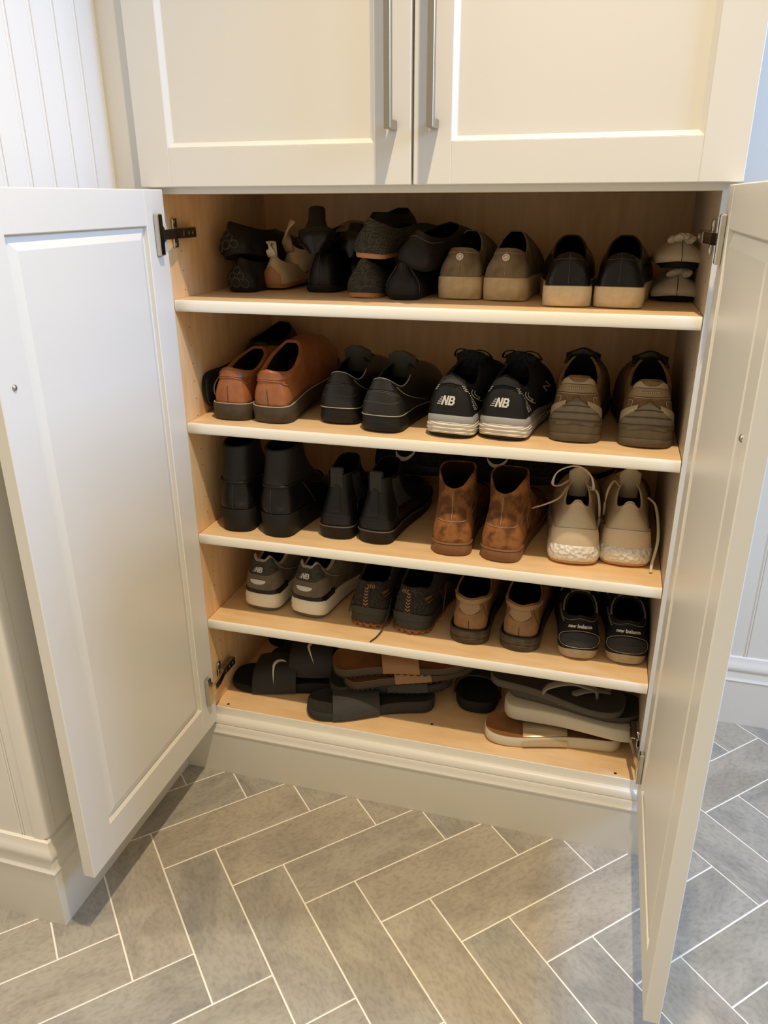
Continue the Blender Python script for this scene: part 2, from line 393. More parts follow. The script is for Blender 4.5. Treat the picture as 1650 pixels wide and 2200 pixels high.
#SHOES
# ------------------------------------------------------------------ shoe builder
NU, NV = 56, 13
class Shoe:
    """local frame: heel back at the origin, toe towards +y, z up. u runs 0 (heel) -> right side -> .5 (toe) -> left side -> 1"""
    D = dict(L=.29, hh=.036, hb=.048, bend=.008, side=1, hs=.028, ts=.018, spring=.012, hroll=.002, inset=.003, sq=1, tp=1,
             yh=.012, yt=.15, wo=.029, zT=[(0, .085), (.2, .078), (.45, .066), (.75, .082), (1, .095)], toeh=.045, pad=.006,
             afr=None, k=[(0, .25), (.5, .35), (.8, .45), (1, .5)], d=[(0, .3), (.5, .3), (.8, .2), (1, .12)], ob=[(0, .004), (.3, .003), (.6, .001), (1, .002)], wx=[(0, 0), (1, 0)])
    def __init__(s, name, label, group, loc, yaw=0, cat='shoe', rot=None, **k):
        s.__dict__.update({a: b for a, b in Shoe.D.items()}); s.__dict__.update(k)
        s.root = empty(name, loc, label, cat, group, rot if rot else (0, 0, R(yaw)))
        q = s.sq; t = s.tp
        s.prof = [(0, 0), (.07, .46*q**.8), (.14, .80*q**.4), (.22, 1.0), (.32, 1.0), (.44, None), (.56, None), (.66, None), (.76, None), (.86, None), (.94, None), (1, 0)]
        hh, hb = s.hh, s.hb
        v = [0, hh*.50*q, hh*.85*min(1.1, q**.5), hh, hh*1.0, hh*.98*.6+hb*.36, hb*.95, hb, hb*.93*t**.3, hb*.72*t, hb*.42*t, 0]
        s.prof = [(p[0], x) for p, x in zip(s.prof, v)]
    def B(s, u, off=0):
        def raw(u):
            u %= 1; sd = 1 if u < .5 else -1; q = 2*u if u < .5 else 2*(1-u)
            t = (1-cos(pi*q))/2
            return sd*tab(s.prof, q)-s.side*s.bend*(t**2-.55*sin(pi*t)**2*(1 if sd*s.side < 0 else .1)), t*s.L
        x, y = raw(u)
        if off:
            a = raw(u-.006); b = raw(u+.006); dx, dy = b[0]-a[0], b[1]-a[1]; l = math.hypot(dx, dy) or 1
            x += off*dy/l; y -= off*dx/l
        return x, y
    def base(s, y):
        t = y/s.L
        return s.spring*max(0, (t-.70)/.30)**2+s.hroll*max(0, (.10-t)/.10)**2
    def ztop(s, y):
        t = min(1, max(0, (y/s.L-.25)/.45)); t = t*t*(3-2*t)
        return s.hs+(s.ts-s.hs)*t+s.base(y)
    def layer(s, u, f, off):
        x, y = s.B(u, off); z0 = s.base(y); return V((x, y, z0+(s.ztop(y)-z0)*f))
    def sole(s, name, rings, m, parent=None, cap=True):
        g = G(); g.loft([[s.layer(j/NU, f, o) for j in range(NU)] for f, o in rings], True, cap, True)
        return g.obj(name, m, parent or s.root, smooth=True, angle=50)
    def T(s, u, inn=0, dz=0):
        u %= 1; sd = 1 if u < .5 else -1; q = 2*u if u < .5 else 2*(1-u)
        a = (s.yt-s.yh)/2; b = s.wo
        cx = cos(pi*q); sx = sin(pi*q)
        x = sd*(b-inn)*abs(sx)**(.85 if q < .5 else .85-.24*(q-.5)*2); y = s.yh+a-(a-inn)*cx
        cbx, _ = s.B(u); t = y/s.L
        x += -s.side*s.bend*t**2
        return V((x, y, tab(s.zT, min(1, q*1.07))+dz))
    def ctrl(s, u, inner=0):
        q = (2*u if u < .5 else 2*(1-u)) if 0 <= u < 1 else 0
        u %= 1; q = 2*u if u < .5 else 2*(1-u)
        x, y = s.B(u, -s.inset-(.004 if inner else 0)); P0 = V((x, y, s.ztop(y)-(.002 if not inner else -.005)))
        P3 = s.T(u, s.pad if inner else 0); H = P3.z-P0.z
        afr = s.afr or [(0, .42), (.4, .5), (.75, .6), (1, min(1.6, 1.15*s.toeh/max(.01, tab(s.zT, 1)-s.ts)))]
        xo, yo = s.B(u, -s.inset-(.004 if inner else 0)+tab(s.ob, q))
        P1 = V((xo, yo, P0.z+tab(afr, q)*H))
        kk = tab(s.k, q); P2 = V((P3.x+(P0.x-P3.x)*kk, P3.y+(P0.y-P3.y)*kk, P3.z-tab(s.d, q)*H))
        if inner: P1.z -= .004; P2.z -= .004
        return P0, P1, P2, P3
    def S(s, u, v, inner=0, off=0):
        P0, P1, P2, P3 = s.ctrl(u, inner); w = 1-v
        p = w**3*P0+3*w*w*v*P1+3*w*v*v*P2+v**3*P3
        if off: p = p+s.N(u, v)*off
        return p
    def N(s, u, v):
        e = .004; v1 = min(1, v+e); v0 = max(0, v-e)
        n = (s.S(u+e, v)-s.S(u-e, v)).cross(s.S(u, v1)-s.S(u, v0)); 
        return n.normalized() if n.length > 1e-12 else V((0, 0, 1))
    def upper(s, m, lining=LINB, collar=None, insole=None):
        g = G(); lo = [[s.S(j/NU, i/NV) for j in range(NU)] for i in range(NV+1)]
        p = s.pad
        rim = [[s.T(j/NU, p*a, p*b) for j in range(NU)] for a, b in ((.0, 0), (.12, .3), (.5, .5), (.88, .3), (1, 0))]
        if collar is None: lo += rim[1:]
        g.loft(lo); up_ = g.obj('upper', m, s.root, smooth=True)
        if collar is not None:
            g = G(); g.loft([[s.S(j/NU, .97, off=.0006) for j in range(NU)]]+rim); g.obj('collar', collar, s.root, smooth=True)
        g = G(); g.loft([[s.S(j/NU, i/8, inner=1) for j in range(NU)] for i in range(8, -1, -1)], True, False, True)
        g.obj('lining', lining, s.root, smooth=True)
        return up_
    def panel(s, name, u0, u1, vlo, vhi, off, m, nu=20, nv=6, parent=None):
        f = lambda w, a: w(a) if callable(w) else w
        g = G(); top = []
        for i in range(nu+1):
            a = i/nu; u = u0+(u1-u0)*a; lo, hi = f(vlo, a), f(vhi, a)
            top.append([(u, lo+(hi-lo)*j/nv) for j in range(nv+1)])
        v = [s.S(u, vv, off=off) for r in top for u, vv in r]; n = nv+1; fc = []
        for i in range(nu):
            for j in range(nv): fc.append((i*n+j, (i+1)*n+j, (i+1)*n+j+1, i*n+j+1))
        g.add(v, fc)
        rim = top[0][::1]+[r[-1] for r in top[1:-1]]+top[-1][::-1]+[r[0] for r in top[1:-1]][::-1]
        g.loft([[s.S(u, vv, off=off) for u, vv in rim], [s.S(u, vv, off=-.0006) for u, vv in rim]])
        return g.obj(name, m, parent or s.root, smooth=True, angle=45)
    def seams(s, lines, m=THRB, r=.0006, off=.0006, name='stitching', dash=False):
        g = G()
        for L in lines:
            pts = crspl([(a, b, 0) for a, b in L], 6) if len(L) > 2 else [V((L[0][0]+(L[1][0]-L[0][0])*i/10, L[0][1]+(L[1][1]-L[0][1])*i/10, 0)) for i in range(11)]
            P = [s.S(q.x, q.y, off=off) for q in pts]
            if dash:
                for i in range(0, len(P)-1): g.tube([P[i], P[i].lerp(P[i+1], .6)], r, 4)
            else: g.tube(P, r, 5)
        o = g.obj(name, m, s.root, smooth=True)
        if dash or len(lines) > 1: o['kind'] = 'stuff'
        return o
    def mapper(s, u0, v0, off=.0009, rot=0):
        e = .01; du = (s.S(u0+e, v0)-s.S(u0-e, v0)).length/(2*e); dv = (s.S(u0, min(1, v0+e))-s.S(u0, v0-e)).length/(min(1, v0+e)-v0+e)
        c, sn = cos(rot), sin(rot)
        return lambda x, y: s.S(u0+(c*x-sn*y)/du, v0+(sn*x+c*y)/dv, off=off)
    def print2d(s, name, polys, u0, v0, m, off=.0009, rot=0):
        f = s.mapper(u0, v0, off, rot); return flat_polys(name, polys, f, m, s.root)
    def text(s, body, size, u0, v0, m, shear=0, bold=.0, off=.0009, rot=0, name='lettering'):
        vs_, fs = text2d(body, size, shear, bold); f = s.mapper(u0, v0, off, rot)
        return new(name, [f(x, y) for x, y in vs_], fs, m, s.root)
    def tongue(s, m, h=.03, wd=.024, lean=.25, th=.006, y=None, dip=.02):
        h *= .62; wd *= 1.12
        y0 = (s.yt-.008) if y is None else y; zt = tab(s.zT, 1); x0 = -s.side*s.bend*(y0/s.L)**2
        g = G(); lo = []
        for i in range(9):
            t = i/8; z = zt-dip+(h+dip)*t; yy = y0+.014*(1-t)-lean*(h+dip)*t+.0; ww = wd*(.9+.12*t)*(1 if t < .85 else (1-((t-.85)/.15)**2*.45))
            tt = th*(.7+.5*t) if t < .95 else th*.6
            lo.append([(x0+ww*cos(a), yy+tt/2*sin(a)+.010*(cos(a))**2*(.3+.4*t), z-.004*abs(cos(a))**3*t) for a in [2*pi*j/20 for j in range(20)]])
        g.loft(lo, True, True, True); return g.obj('tongue', m, s.root, smooth=True, angle=60)
    def laces(s, m, rows=5, v0=.98, v1=.62, du=.06, r=.0018, bow=True, flat=.6, seed=0):
        rn = random.Random(seed); rows_ = []
        for i in range(rows):
            v = v0+(v1-v0)*i/max(1, rows-1); dd = du*(1-.25*i/rows)
            g = G()
            g.tube([s.S(.5+dd*a, v-.03*(1-abs(a)) if i % 2 else v, off=.0028-.002*abs(a)**3) for a in (-1, -.66, -.33, 0, .33, .66, 1)], r, 6, flat)
            rows_.append(g.obj('lace', m, s.root, smooth=True))
        if bow:
            c = s.S(.5, .99, off=.006)
            for sg in (-1, 1):
                g = G(); g.tube(crspl([c, c+V((sg*.012, -.004, .010)), c+V((sg*.028, .002+rn.uniform(-.004, .004), .006)), c+V((sg*.034, .012, -.006)), c+V((sg*.020, .014, -.002)), c], 5), r, 6, flat); g.obj('lace', m, s.root, smooth=True)
                g = G(); g.tube(crspl([c, c+V((sg*.012, .010, .004)), c+V((sg*.026, .024+rn.uniform(-.005, .01), -.008)), c+V((sg*.036, .03, -.022))], 5), r, 6, flat); g.obj('lace', m, s.root, smooth=True)
def text2d(body, size, shear=0, bold=0):
    c = bpy.data.curves.new('lettering', 'FONT'); c.body = body; c.size = size; c.shear = shear; c.offset = bold; c.align_x = 'CENTER'; c.align_y = 'CENTER'; c.resolution_u = 3
    o = bpy.data.objects.new('lettering', c); COL.objects.link(o)
    dg = bpy.context.evaluated_depsgraph_get(); me = bpy.data.meshes.new_from_object(o.evaluated_get(dg))
    vs_ = [(v.co.x, v.co.y) for v in me.vertices]; fs = [tuple(p.vertices) for p in me.polygons]
    bpy.data.objects.remove(o); bpy.data.curves.remove(c); bpy.data.meshes.remove(me)
    return vs_, fs
def flat_polys(name, polys, f, m, parent):
    from mathutils.geometry import tessellate_polygon
    g = G()
    for P in polys:
        P = [(a, b) for a, b in P]; T_ = [tuple(t) for t in tessellate_polygon([[V((a, b, 0)) for a, b in P]])]
        for _ in range(9):
            mid = {}; N_ = []
            def md(i, j):
                k = (min(i, j), max(i, j))
                if k not in mid: mid[k] = len(P); P.append(((P[i][0]+P[j][0])/2, (P[i][1]+P[j][1])/2))
                return mid[k]
            dd = lambda i, j: math.hypot(P[i][0]-P[j][0], P[i][1]-P[j][1])
            if max(max(dd(a, b), dd(b, c), dd(c, a)) for a, b, c in T_) < .005: break
            for a, b, c in T_:
                e = [dd(a, b), dd(b, c), dd(c, a)]; m_ = max(e)
                if m_ < .005: 
                    N_.append((a, b, c)); continue
                if e[1] == m_: a, b, c = b, c, a
                elif e[2] == m_: a, b, c = c, a, b
                k = md(a, b); N_ += [(a, k, c), (k, b, c)]
            T_ = N_
        g.add([f(a, b) for a, b in P], T_)
    return new(name, g.v, g.f, m, parent)
def rect(x0, y0, x1, y1, sh=0): return [(x0+sh*y0, y0), (x1+sh*y0, y0), (x1+sh*y1, y1), (x0+sh*y1, y1)]
def emblem(h):
    """slanted two-letter block emblem with speed lines at its left"""
    sh = .25; o = []; t = .22*h
    N = [(0, 0), (t, 0), (t, .62*h), (.46*h, 0), (.46*h+t*.9, 0), (.46*h+t*.9, h), (.46*h, h), (.46*h, .40*h), (t*.95, h), (0, h)]
    o.append([(x-.55*h+sh*y, y-.5*h) for x, y in N])
    for r in (rect(.72*h, 0, .92*h, h), rect(.92*h, 0, 1.28*h, .2*h), rect(.92*h, .42*h, 1.26*h, .58*h), rect(.92*h, .8*h, 1.24*h, h), rect(1.16*h, .16*h, 1.38*h, .46*h), rect(1.13*h, .54*h, 1.34*h, .84*h)):
        o.append([(x-.55*h+sh*y, y-.5*h) for x, y in r])
    for i in range(4): o.append([(x-.55*h+sh*y, y-.5*h) for x, y in rect((-.52+.07*i)*h, (.08+.23*i)*h, -.08*h, (.17+.23*i)*h)])
    return o
def swoosh(w):
    top = [(-.5, .14), (-.44, -.02), (-.36, -.10), (-.26, -.12), (-.10, -.08), (.5, .30)]
    bot = [(-.12, -.20), (-.26, -.26), (-.40, -.24), (-.49, -.14), (-.53, 0), (-.5, .14)]
    return [[(x*w, y*w) for x, y in [(p.x, p.y) for p in crspl([(a, b, 0) for a, b in top], 5)]+[(p.x, p.y) for p in crspl([(a, b, 0) for a, b in bot], 5)][:-1]]]

def heel_seam(s, m=THRB, top=.96): return [(0, .02), (0, top)]

# ---- slides, flip-flops
def sandal(name, label, group, loc, rot, L=.27, hh=.036, hb=.049, side=1, hs=.028, ts=.018, m=GREYR, foot=None, dish=.004, spring=.004, bend=.008, tread=None):
    s = Shoe(name, label, group, loc, cat='sandal', rot=rot, L=L, hh=hh, hb=hb, side=side, hs=hs, ts=ts, spring=spring, inset=0, bend=bend, hroll=.001)
    s.sole('sole', [(0, -.003), (.06, -.001), (.15, 0), (.5, .0006), (.9, 0), (1, -.0015), (.55, -.006)], m)
    if tread:
        g = G(); n = 64
        for j in range(n):
            p = s.layer(j/n, .12, .0006); q = s.layer((j+.55)/n, .12, .0006); p2 = s.layer(j/n, .0, -.001); q2 = s.layer((j+.55)/n, .0, -.001)
            g.loft([[p, q, q2, p2], [x*1 + V((0, 0, 0)) for x in (s.layer(j/n, .12, .0022), s.layer((j+.55)/n, .12, .0022), s.layer((j+.55)/n, 0, .0012), s.layer(j/n, 0, .0012))]], True, True, True)
        o = g.obj('tread', m, s.root); o['kind'] = 'stuff'
    g = G()
    def fp(u, off, dz): x, y = s.B(u, off); return V((x, y, s.ztop(y)+dz))
    g.loft([[fp(j/NU, o, d) for j in range(NU)] for o, d in ((-.0015, -.0005), (-.0025, .0006), (-.005, 0), (-.010, -dish*.6), (-.018, -dish))], True, False, True)
    g.obj('footbed', foot or m, s.root, smooth=True, angle=50)
    return s
def strap(s, t0, t1, h, m, th=.004, logo=None, lm=MARK, lside=1, lpos=.5, lrot=0, wfac=1.0, name='strap'):
    def P(a, b, off):
        y = (t0+(t1-t0)*b)*s.L; q = math.acos(1-2*min(1, max(0, y/s.L)))/pi
        xr = s.B(q/2, .001)[0]; xl = s.B(1-q/2, .001)[0]; c = (xl+xr)/2; hw = (xr-xl)/2*wfac
        zb = s.base(y)+.006; an = pi*a; top = h*(1-.10*(2*b-1)**2)-b*.004
        return V((c-(hw+off)*abs(cos(an))**.75*(1 if cos(an) > 0 else -1)*1.0, y, zb+(top+off)*sin(an)**.8))
    g = G(); na, nb = 24, 6
    loops = []
    for b in range(nb+1): loops.append([P(a/na, b/nb, th) for a in range(na+1)]+[P(a/na, b/nb, 0) for a in range(na, -1, -1)])
    g.loft(loops, True, True, True); st = g.obj(name, m, s.root, smooth=True, angle=40)
    if logo:
        f = lambda x, y: P(lpos+x/(.11+h), .5+y/((t1-t0)*s.L), th+.0009)
        c, sn = cos(lrot), sin(lrot)
        flat_polys('emblem', logo, lambda x, y: f(c*x-sn*y, sn*x+c*y), lm, st)
    return st
def thong(s, m, tp=.80, te=.42, h=.022, w0=.004, w1=.008):
    y0 = tp*s.L; x0 = -s.side*s.bend*tp**2+ -s.side*.004; z0 = s.ztop(y0)
    for sg in (-1, 1):
        q = math.acos(1-2*te)/pi; x1, y1 = s.B(q/2 if sg > 0 else 1-q/2, -.006); z1 = s.ztop(y1)
        pts = crspl([(x0, y0, z0-.002), (x0+sg*.001, y0-.004, z0+h*.6), (x0+sg*.008, y0-.020, z0+h*.95), (x0*.4+x1*.62, y0*.48+y1*.52, z0+h*1.15), (x1*.97, y1+.012, z1+h*.55), (x1, y1, z1-.002)], 6)
        n = len(pts); g = G(); g.tube(pts, [w0+(w1-w0)*i/(n-1) for i in range(n)], 8, .35); g.obj('strap', m, s.root, smooth=True)
    g = G(); g.cyl((x0, y0, z0-.001), (0, -.1, 1), .003, h*.7, 10); g.obj('toe_post', m, s.root, smooth=True, angle=50)

SR = 'outsole'
# =================================================================== TOP SHELF
z = Z1
def moc(name, label, group, loc, yaw=0, rot=None, side=1, m=BLKL, heelm=BLKR, L=.27, sc=1):
    s = Shoe(name, label, group, loc, yaw, rot=rot, side=side, L=L, hh=.030, hb=.044, hs=.010, ts=.008, spring=.006, inset=-.001, yh=.014, yt=.145, wo=.024,
             zT=[(0, .060), (.25, .052), (.5, .048), (.8, .056), (1, .062)], toeh=.040, pad=.004, ob=[(0, .005), (.4, .004), (1, .002)])
    s.sole(SR, [(0, -.004), (.4, -.001), (1, 0)], heelm)
    s.upper(m, LINB)
    s.panel('heel_patch', -.06, .06, 0, lambda a: .42+.25*sin(pi*a), .0014, heelm)
    s.seams([heel_seam(s)], THRB)
    s.seams([[(.5-.16, .55), (.5-.10, .62), (.5, .50), (.5+.10, .62), (.5+.16, .55)]], THRB, .0011)
    return s
s = moc('driving_moccasin', 'black driving moccasin at far left of top shelf, lower of the stacked two', 'black driving moccasins with studded heels', (.060, .125, z), -4, side=-1)
def studs(s):
    g = G()
    for i, (u, v, r) in enumerate([(-.035, .12, .007), (.0, .14, .008), (.034, .12, .007), (-.02, .34, .006), (.018, .34, .006), (0, .52, .0065)]):
        P = [s.S(u, v, off=.001)+ (s.S(u+.01, v)-s.S(u-.01, v)).normalized()*r*cos(a)+(s.S(u, v+.02)-s.S(u, v-.02)).normalized()*r*sin(a) for a in [2*pi*j/12 for j in range(12)]]
        g.tube(P, .0018, 6, close=True)
    o = g.obj('heel_stud', mat('worn_black_rubber', (.035, .03, .025), .5), s.root, smooth=True); o['kind'] = 'stuff'
studs(s)
s = moc('driving_moccasin', 'black driving moccasin at far left of top shelf, turned on top of the lower one', 'black driving moccasins with studded heels', (.046, .128, z+.064), rot=(R(-9), R(-14), R(-13)), side=1, L=.25); studs(s)

BEIGE = leather('beige_metallic_leather', (.50, .38, .23), .38)
TANS = leather('tan_leather_sole', (.36, .15, .055), .45)
CREAM = mat('cream_webbing', (.70, .62, .46), .8)
def flat_shoe(name, label, group, loc, rot, side=1, m=BEIGE, sole=TANS, L=.245):
    s = Shoe(name, label, group, loc, rot=rot, side=side, L=L, hh=.026, hb=.040, hs=.010, ts=.006, spring=.008, inset=0, yh=.016, yt=.17, wo=.023,
             zT=[(0, .062), (.2, .045), (.5, .034), (.8, .034), (1, .036)], toeh=.03, pad=.003)
    s.sole(SR, [(0, -.003), (.5, 0), (1, 0)], sole); s.upper(m, LINT)
    return s
s = flat_shoe('ballet_flat', 'beige metallic flat with cream pull loop and tan heel, front one of the two', 'beige metallic flats', (.104, .172, z+.003), (R(3), 0, R(-8)))
s.panel('heel_patch', -.055, .055, 0, lambda a: .26+.26*sin(pi*a), .002, TANS)
g = G(); g.tube([(0, .013, .055), (0, .008, .066), (0, .010, .082), (0, .017, .082), (0, .018, .066), (0, .018, .055)], .009, 8, .22); o = g.obj('pull_loop', CREAM, s.root, smooth=True); o.scale = (1.0, 1, 1)
s = flat_shoe('ballet_flat', 'beige metallic flat leaning upward behind the front beige one', 'beige metallic flats', (.150, .225, z+.050), (R(62), R(8), R(30)), -1)
s.root.location = (.112, .245, z+.018); s.root.rotation_euler = (R(20), R(10), R(-22))
g = G(); g.tube(crspl([(0, .012, .045), (.004, .006, .075), (.014, .010, .100), (.018, .018, .108)], 4), .010, 8, .3); g.obj('ankle_strap', BEIGE, s.root, smooth=True)

def pump(name, label, loc, rot, side=1, hl=.045, m=BLKG, L=.24):
    s = Shoe(name, label, 'black heeled pumps', loc, rot=rot, side=side, L=L, hh=.033, hb=.040, hs=hl+.008, ts=.007, spring=.006, inset=.001, tp=.8, yh=.012, yt=.16, wo=.023,
             zT=[(0, hl+.044), (.25, hl+.034), (.5, .046), (.8, .040), (1, .036)], toeh=.03, pad=.003)
    def lo(f0, f1): return [[V((lambda x, y: (x, y, (s.ztop(y)-.008*(1-f))))(*s.B(j/NU, 0))) for j in range(NU)] for f in (f0, f1)]
    g = G(); g.loft(lo(0, 1), True, True, True); g.obj(SR, BLKR, s.root, smooth=True, angle=50)
    g = G(); g.loft([[(w*cos(a)*.024, .026+w*sin(a)*.022, zz) for a in [2*pi*j/20 for j in range(20)]] for w, zz in ((.62, 0), (.64, .02), (.9, hl-.004), (1.05, hl+.002))], True, True, True); g.obj('heel', BLKG, s.root, smooth=True, angle=50)
    s.upper(m, LINB)
    return s
s = Shoe('ankle_bootie', 'black narrow leather shoe between the beige flats and the grey knit pair', 'black slim shoes on the top shelf', (.203, .158, z), -3, L=.25, hh=.032, hb=.042, hs=.012, ts=.008, yh=.02, yt=.13, wo=.020,
         zT=[(0, .082), (.3, .075), (.6, .07), (1, .085)], toeh=.04, pad=.003, k=[(0, .45), (.5, .4), (1, .5)], ob=[(0, .003), (1, .001)])
s.sole(SR, [(0, -.003), (.3, .001), (1, .001)], BLKR); s.upper(BLKL); s.seams([heel_seam(s), [(-.06, .03), (-.05, .5), (-.035, .95)]], THRB, .0009)
s = Shoe('ankle_bootie', 'black shoe standing behind and right of the narrow black one, mostly in shadow', 'black slim shoes on the top shelf', (.235, .245, z), 4, L=.14, hh=.034, hb=.036, hs=.012, ts=.01, yh=.02, yt=.09, wo=.022,
         zT=[(0, .085), (1, .085)], toeh=.05, pad=.003); s.sole(SR, [(0, -.003), (1, .001)], BLKR); s.upper(BLKL)
pump('heeled_pump', 'upside-down black pump with its block heel pointing up, left of two', (.200, .150, z+.152), (R(27), R(174), R(3)), 1, .042)
pump('heeled_pump', 'upside-down black pump with a short stub heel up, right of two', (.262, .190, z+.124), (R(27), R(182), R(0)), -1, .020)

KNIT = mat('grey_knit', (.055, .053, .045), .9, ('waveZ', 150, .9, .002), (330, (.105, .102, .085), .45, .56), spec=.2)

def knit_flat(label, loc, rot, side):
    s = Shoe('knit_flat', label, 'grey knit flats', loc, rot=rot, side=side, L=.25, hh=.030, hb=.041, hs=.010, ts=.007, spring=.006, inset=-.0015, yh=.014, yt=.15, wo=.022,
             zT=[(0, .064), (.25, .054), (.55, .042), (1, .045)], toeh=.034, pad=.003, ob=[(0, .006), (.4, .005), (1, .002)])
    s.sole(SR, [(0, -.002), (.2, -.0005), (.9, -.0005), (1, -.002)], TANR); s.upper(KNIT, LINB)
    return s
knit_flat('grey knit flat with a tan sole, lower of the stacked two', (.303, .095, z), (0, 0, R(-2)), 1)
knit_flat('grey knit flat with a tan sole, stacked on top of its mate', (.308, .105, z+.063), (R(3), R(3), R(-14)), -1)
s = Shoe('slipper', 'dark slipper with its wide opening showing above the stacked knit flats', 'dark slippers at the back', (.292, .20, z+.085), L=.12, rot=(R(-6), 0, R(-20)), hh=.036, hb=.042, hs=.012, ts=.01, yh=.012, yt=.10, wo=.030, zT=[(0, .05), (.5, .05), (1, .065)], toeh=.05, pad=.004)
s.sole(SR, [(0, -.003), (1, 0)], BLKR); s.upper(BLKM, LINT)
s = moc('leather_loafer', 'black leather loafer, lower of two stacked beside the taupe slip-ons', 'black loafers stacked beside the taupe slip-ons', (.374, .083, z), -4, side=-1)
s.seams([[(.08, .05), (.08, .5), (.06, .95)], [(-.08, .05), (-.08, .5), (-.06, .95)]], THRB, .0009)
s = moc('leather_loafer', 'black leather loafer, upper of two stacked beside the taupe slip-ons', 'black loafers stacked beside the taupe slip-ons', (.384, .095, z+.050), rot=(R(2), R(14), R(-16)), side=1, L=.22)
s.seams([[(-.2, .9), (-.1, .80), (0, .82), (.1, .80), (.2, .9)]], THRB, .001)

TAUPE = suede('taupe_suede', (.235, .185, .12), (.15, .115, .07)); TAUP2 = suede('taupe_suede_trim', (.25, .20, .135), (.18, .14, .09))
PLAT = rubber('cream_platform', (.62, .50, .32), .5, (.48, .36, .20))
BUT = mat('silver_button', (.85, .82, .76), .3, metal=.4)
for i, (x, y, sd, yw) in enumerate(((.466, .112, -1, 0), (.542, .108, 1, -2))):
    s = Shoe('slip_on_sneaker', 'taupe suede slip-on with cream platform sole and round silver stud, %s one' % ('left' if i == 0 else 'right'), 'taupe suede slip-ons', (x, y, z), yw, side=sd, L=.27, hh=.0375, hb=.047, hs=.036, ts=.032, sq=1.2, spring=.004, inset=.002, yh=.016, yt=.115, wo=.0275,
             zT=[(0, .081), (.22, .079), (.45, .072), (.8, .092), (1, .104)], toeh=.036, pad=.004, k=[(0, .35), (.5, .35), (1, .42)], ob=[(0, .001), (1, .001)], d=[(0, .25), (.5, .3), (.8, .15), (1, .02)])
    s.sole('platform', [(0, -.003), (.05, -.0005), (.5, .0004), (.97, 0), (1, -.0012)], PLAT); s.upper(TAUPE, LINB)
    s.seams([heel_seam(s), [(-.16, .86), (-.08, .84), (0, .85), (.08, .84), (.16, .86)]], THREAD, .0004)
    g = G(); p = s.S(0, .66, off=.0004); n = s.N(0, .66); g.cyl(p, n, .0064, .0016, 20, .0058); b = g.obj('stud', BUT, s.root, smooth=True, angle=40)
    g = G(); a = n.orthogonal().normalized(); c = n.cross(a); g.tube([p+n*.0017+a*.0036*cos(q)+c*.0036*sin(q) for q in [2*pi*j/16 for j in range(16)]], .0005, 5, close=True); g.obj('ring', STEEL, b, smooth=True)
WPL = rubber('off_white_platform', (.68, .58, .42), .5, (.58, .46, .30))
for i, (x, y, sd, yw) in enumerate(((.6465, .057, -1, 4), (.7205, .060, 1, -4))):
    s = Shoe('slip_on_sneaker', 'black smooth leather slip-on with off-white sole, %s one' % ('left' if i == 0 else 'right'), 'black leather slip-ons with white soles', (x, y, z), yw, side=sd, L=.28, hh=.0375, hb=.049, hs=.031, ts=.028, sq=1.25, spring=.004, inset=.0025, yh=.018, yt=.105, wo=.0270,
             zT=[(0, .080), (.18, .076), (.45, .068), (.8, .090), (1, .100)], toeh=.038, pad=.003, k=[(0, .55), (.3, .45), (.5, .35), (1, .42)], ob=[(0, -.001), (1, .001)], d=[(0, .2), (.5, .3), (.8, .15), (1, .02)])
    s.sole('platform', [(0, -.003), (.05, -.0005), (.5, .0004), (.97, 0), (1, -.0012)], WPL); s.upper(BLKG, LINT)
    s.seams([heel_seam(s), [(-.12, .80), (-.06, .78), (0, .78), (.06, .78), (.12, .80)]], THRB, .0005)
    s.seams([[(.28, 1), (.38, .985), (.5, .97), (.62, .985), (.72, 1)]], mat('brown_edge', (.09, .045, .025), .6), .0012, .001, 'collar_edge')
SILVL = leather('silver_leather', (.62, .57, .47), .3)
for i, (dz, yw, sd) in enumerate(((0, -2, 1), (.052, 1, -1))):
    s = Shoe('bow_flat', 'silver ballet flat with crinkled bow, %s of the stacked two' % ('lower' if i == 0 else 'upper'), 'silver ballet flats stacked at the right end of the top shelf', (.812+.0*i, .165, z+dz), rot=(0, 0, R(180+yw)), side=sd, L=.13, hh=.032, hb=.038, hs=.009, ts=.008, sq=.85, spring=.001, inset=-.007, yh=.020, yt=.10, wo=.018,
             zT=[(0, .040), (.5, .038), (1, .040)], toeh=.03, pad=.003, ob=[(0, .007), (.5, .006), (1, .002)])
    s.root.location.y = .165+.0; s.root.rotation_euler = (0, 0, R(yw)); 
    s.sole(SR, [(0, -.004), (.5, -.002), (1, -.002)], BLKR); s.upper(SILVL, LINB)
    s.seams([heel_seam(s)], THRB, .0006)
    rn = random.Random(i)
    for j in range(6):
        g = G(); c = V((-.014+.0056*j+rn.uniform(-.002, .002), .016+rn.uniform(-.006, .006), .043+.005*(1-abs(j-2.5)/2.5))); ra = rn.uniform(.005, .0075); az = rn.uniform(0, 3); lo = []
        for a in range(7):
            t = pi*a/6; lo.append([c+V((ra*sin(t)*cos(b)*(1+.35*cos(3*b+az)), ra*.8*sin(t)*sin(b)*(1+.3*cos(2*b+az)), ra*.75*cos(t)+.0015*cos(4*b+az))) for b in [2*pi*k/12 for k in range(12)]])
        g.loft(lo); g.obj('bow_fold', SILVL, s.root, smooth=True, angle=60)
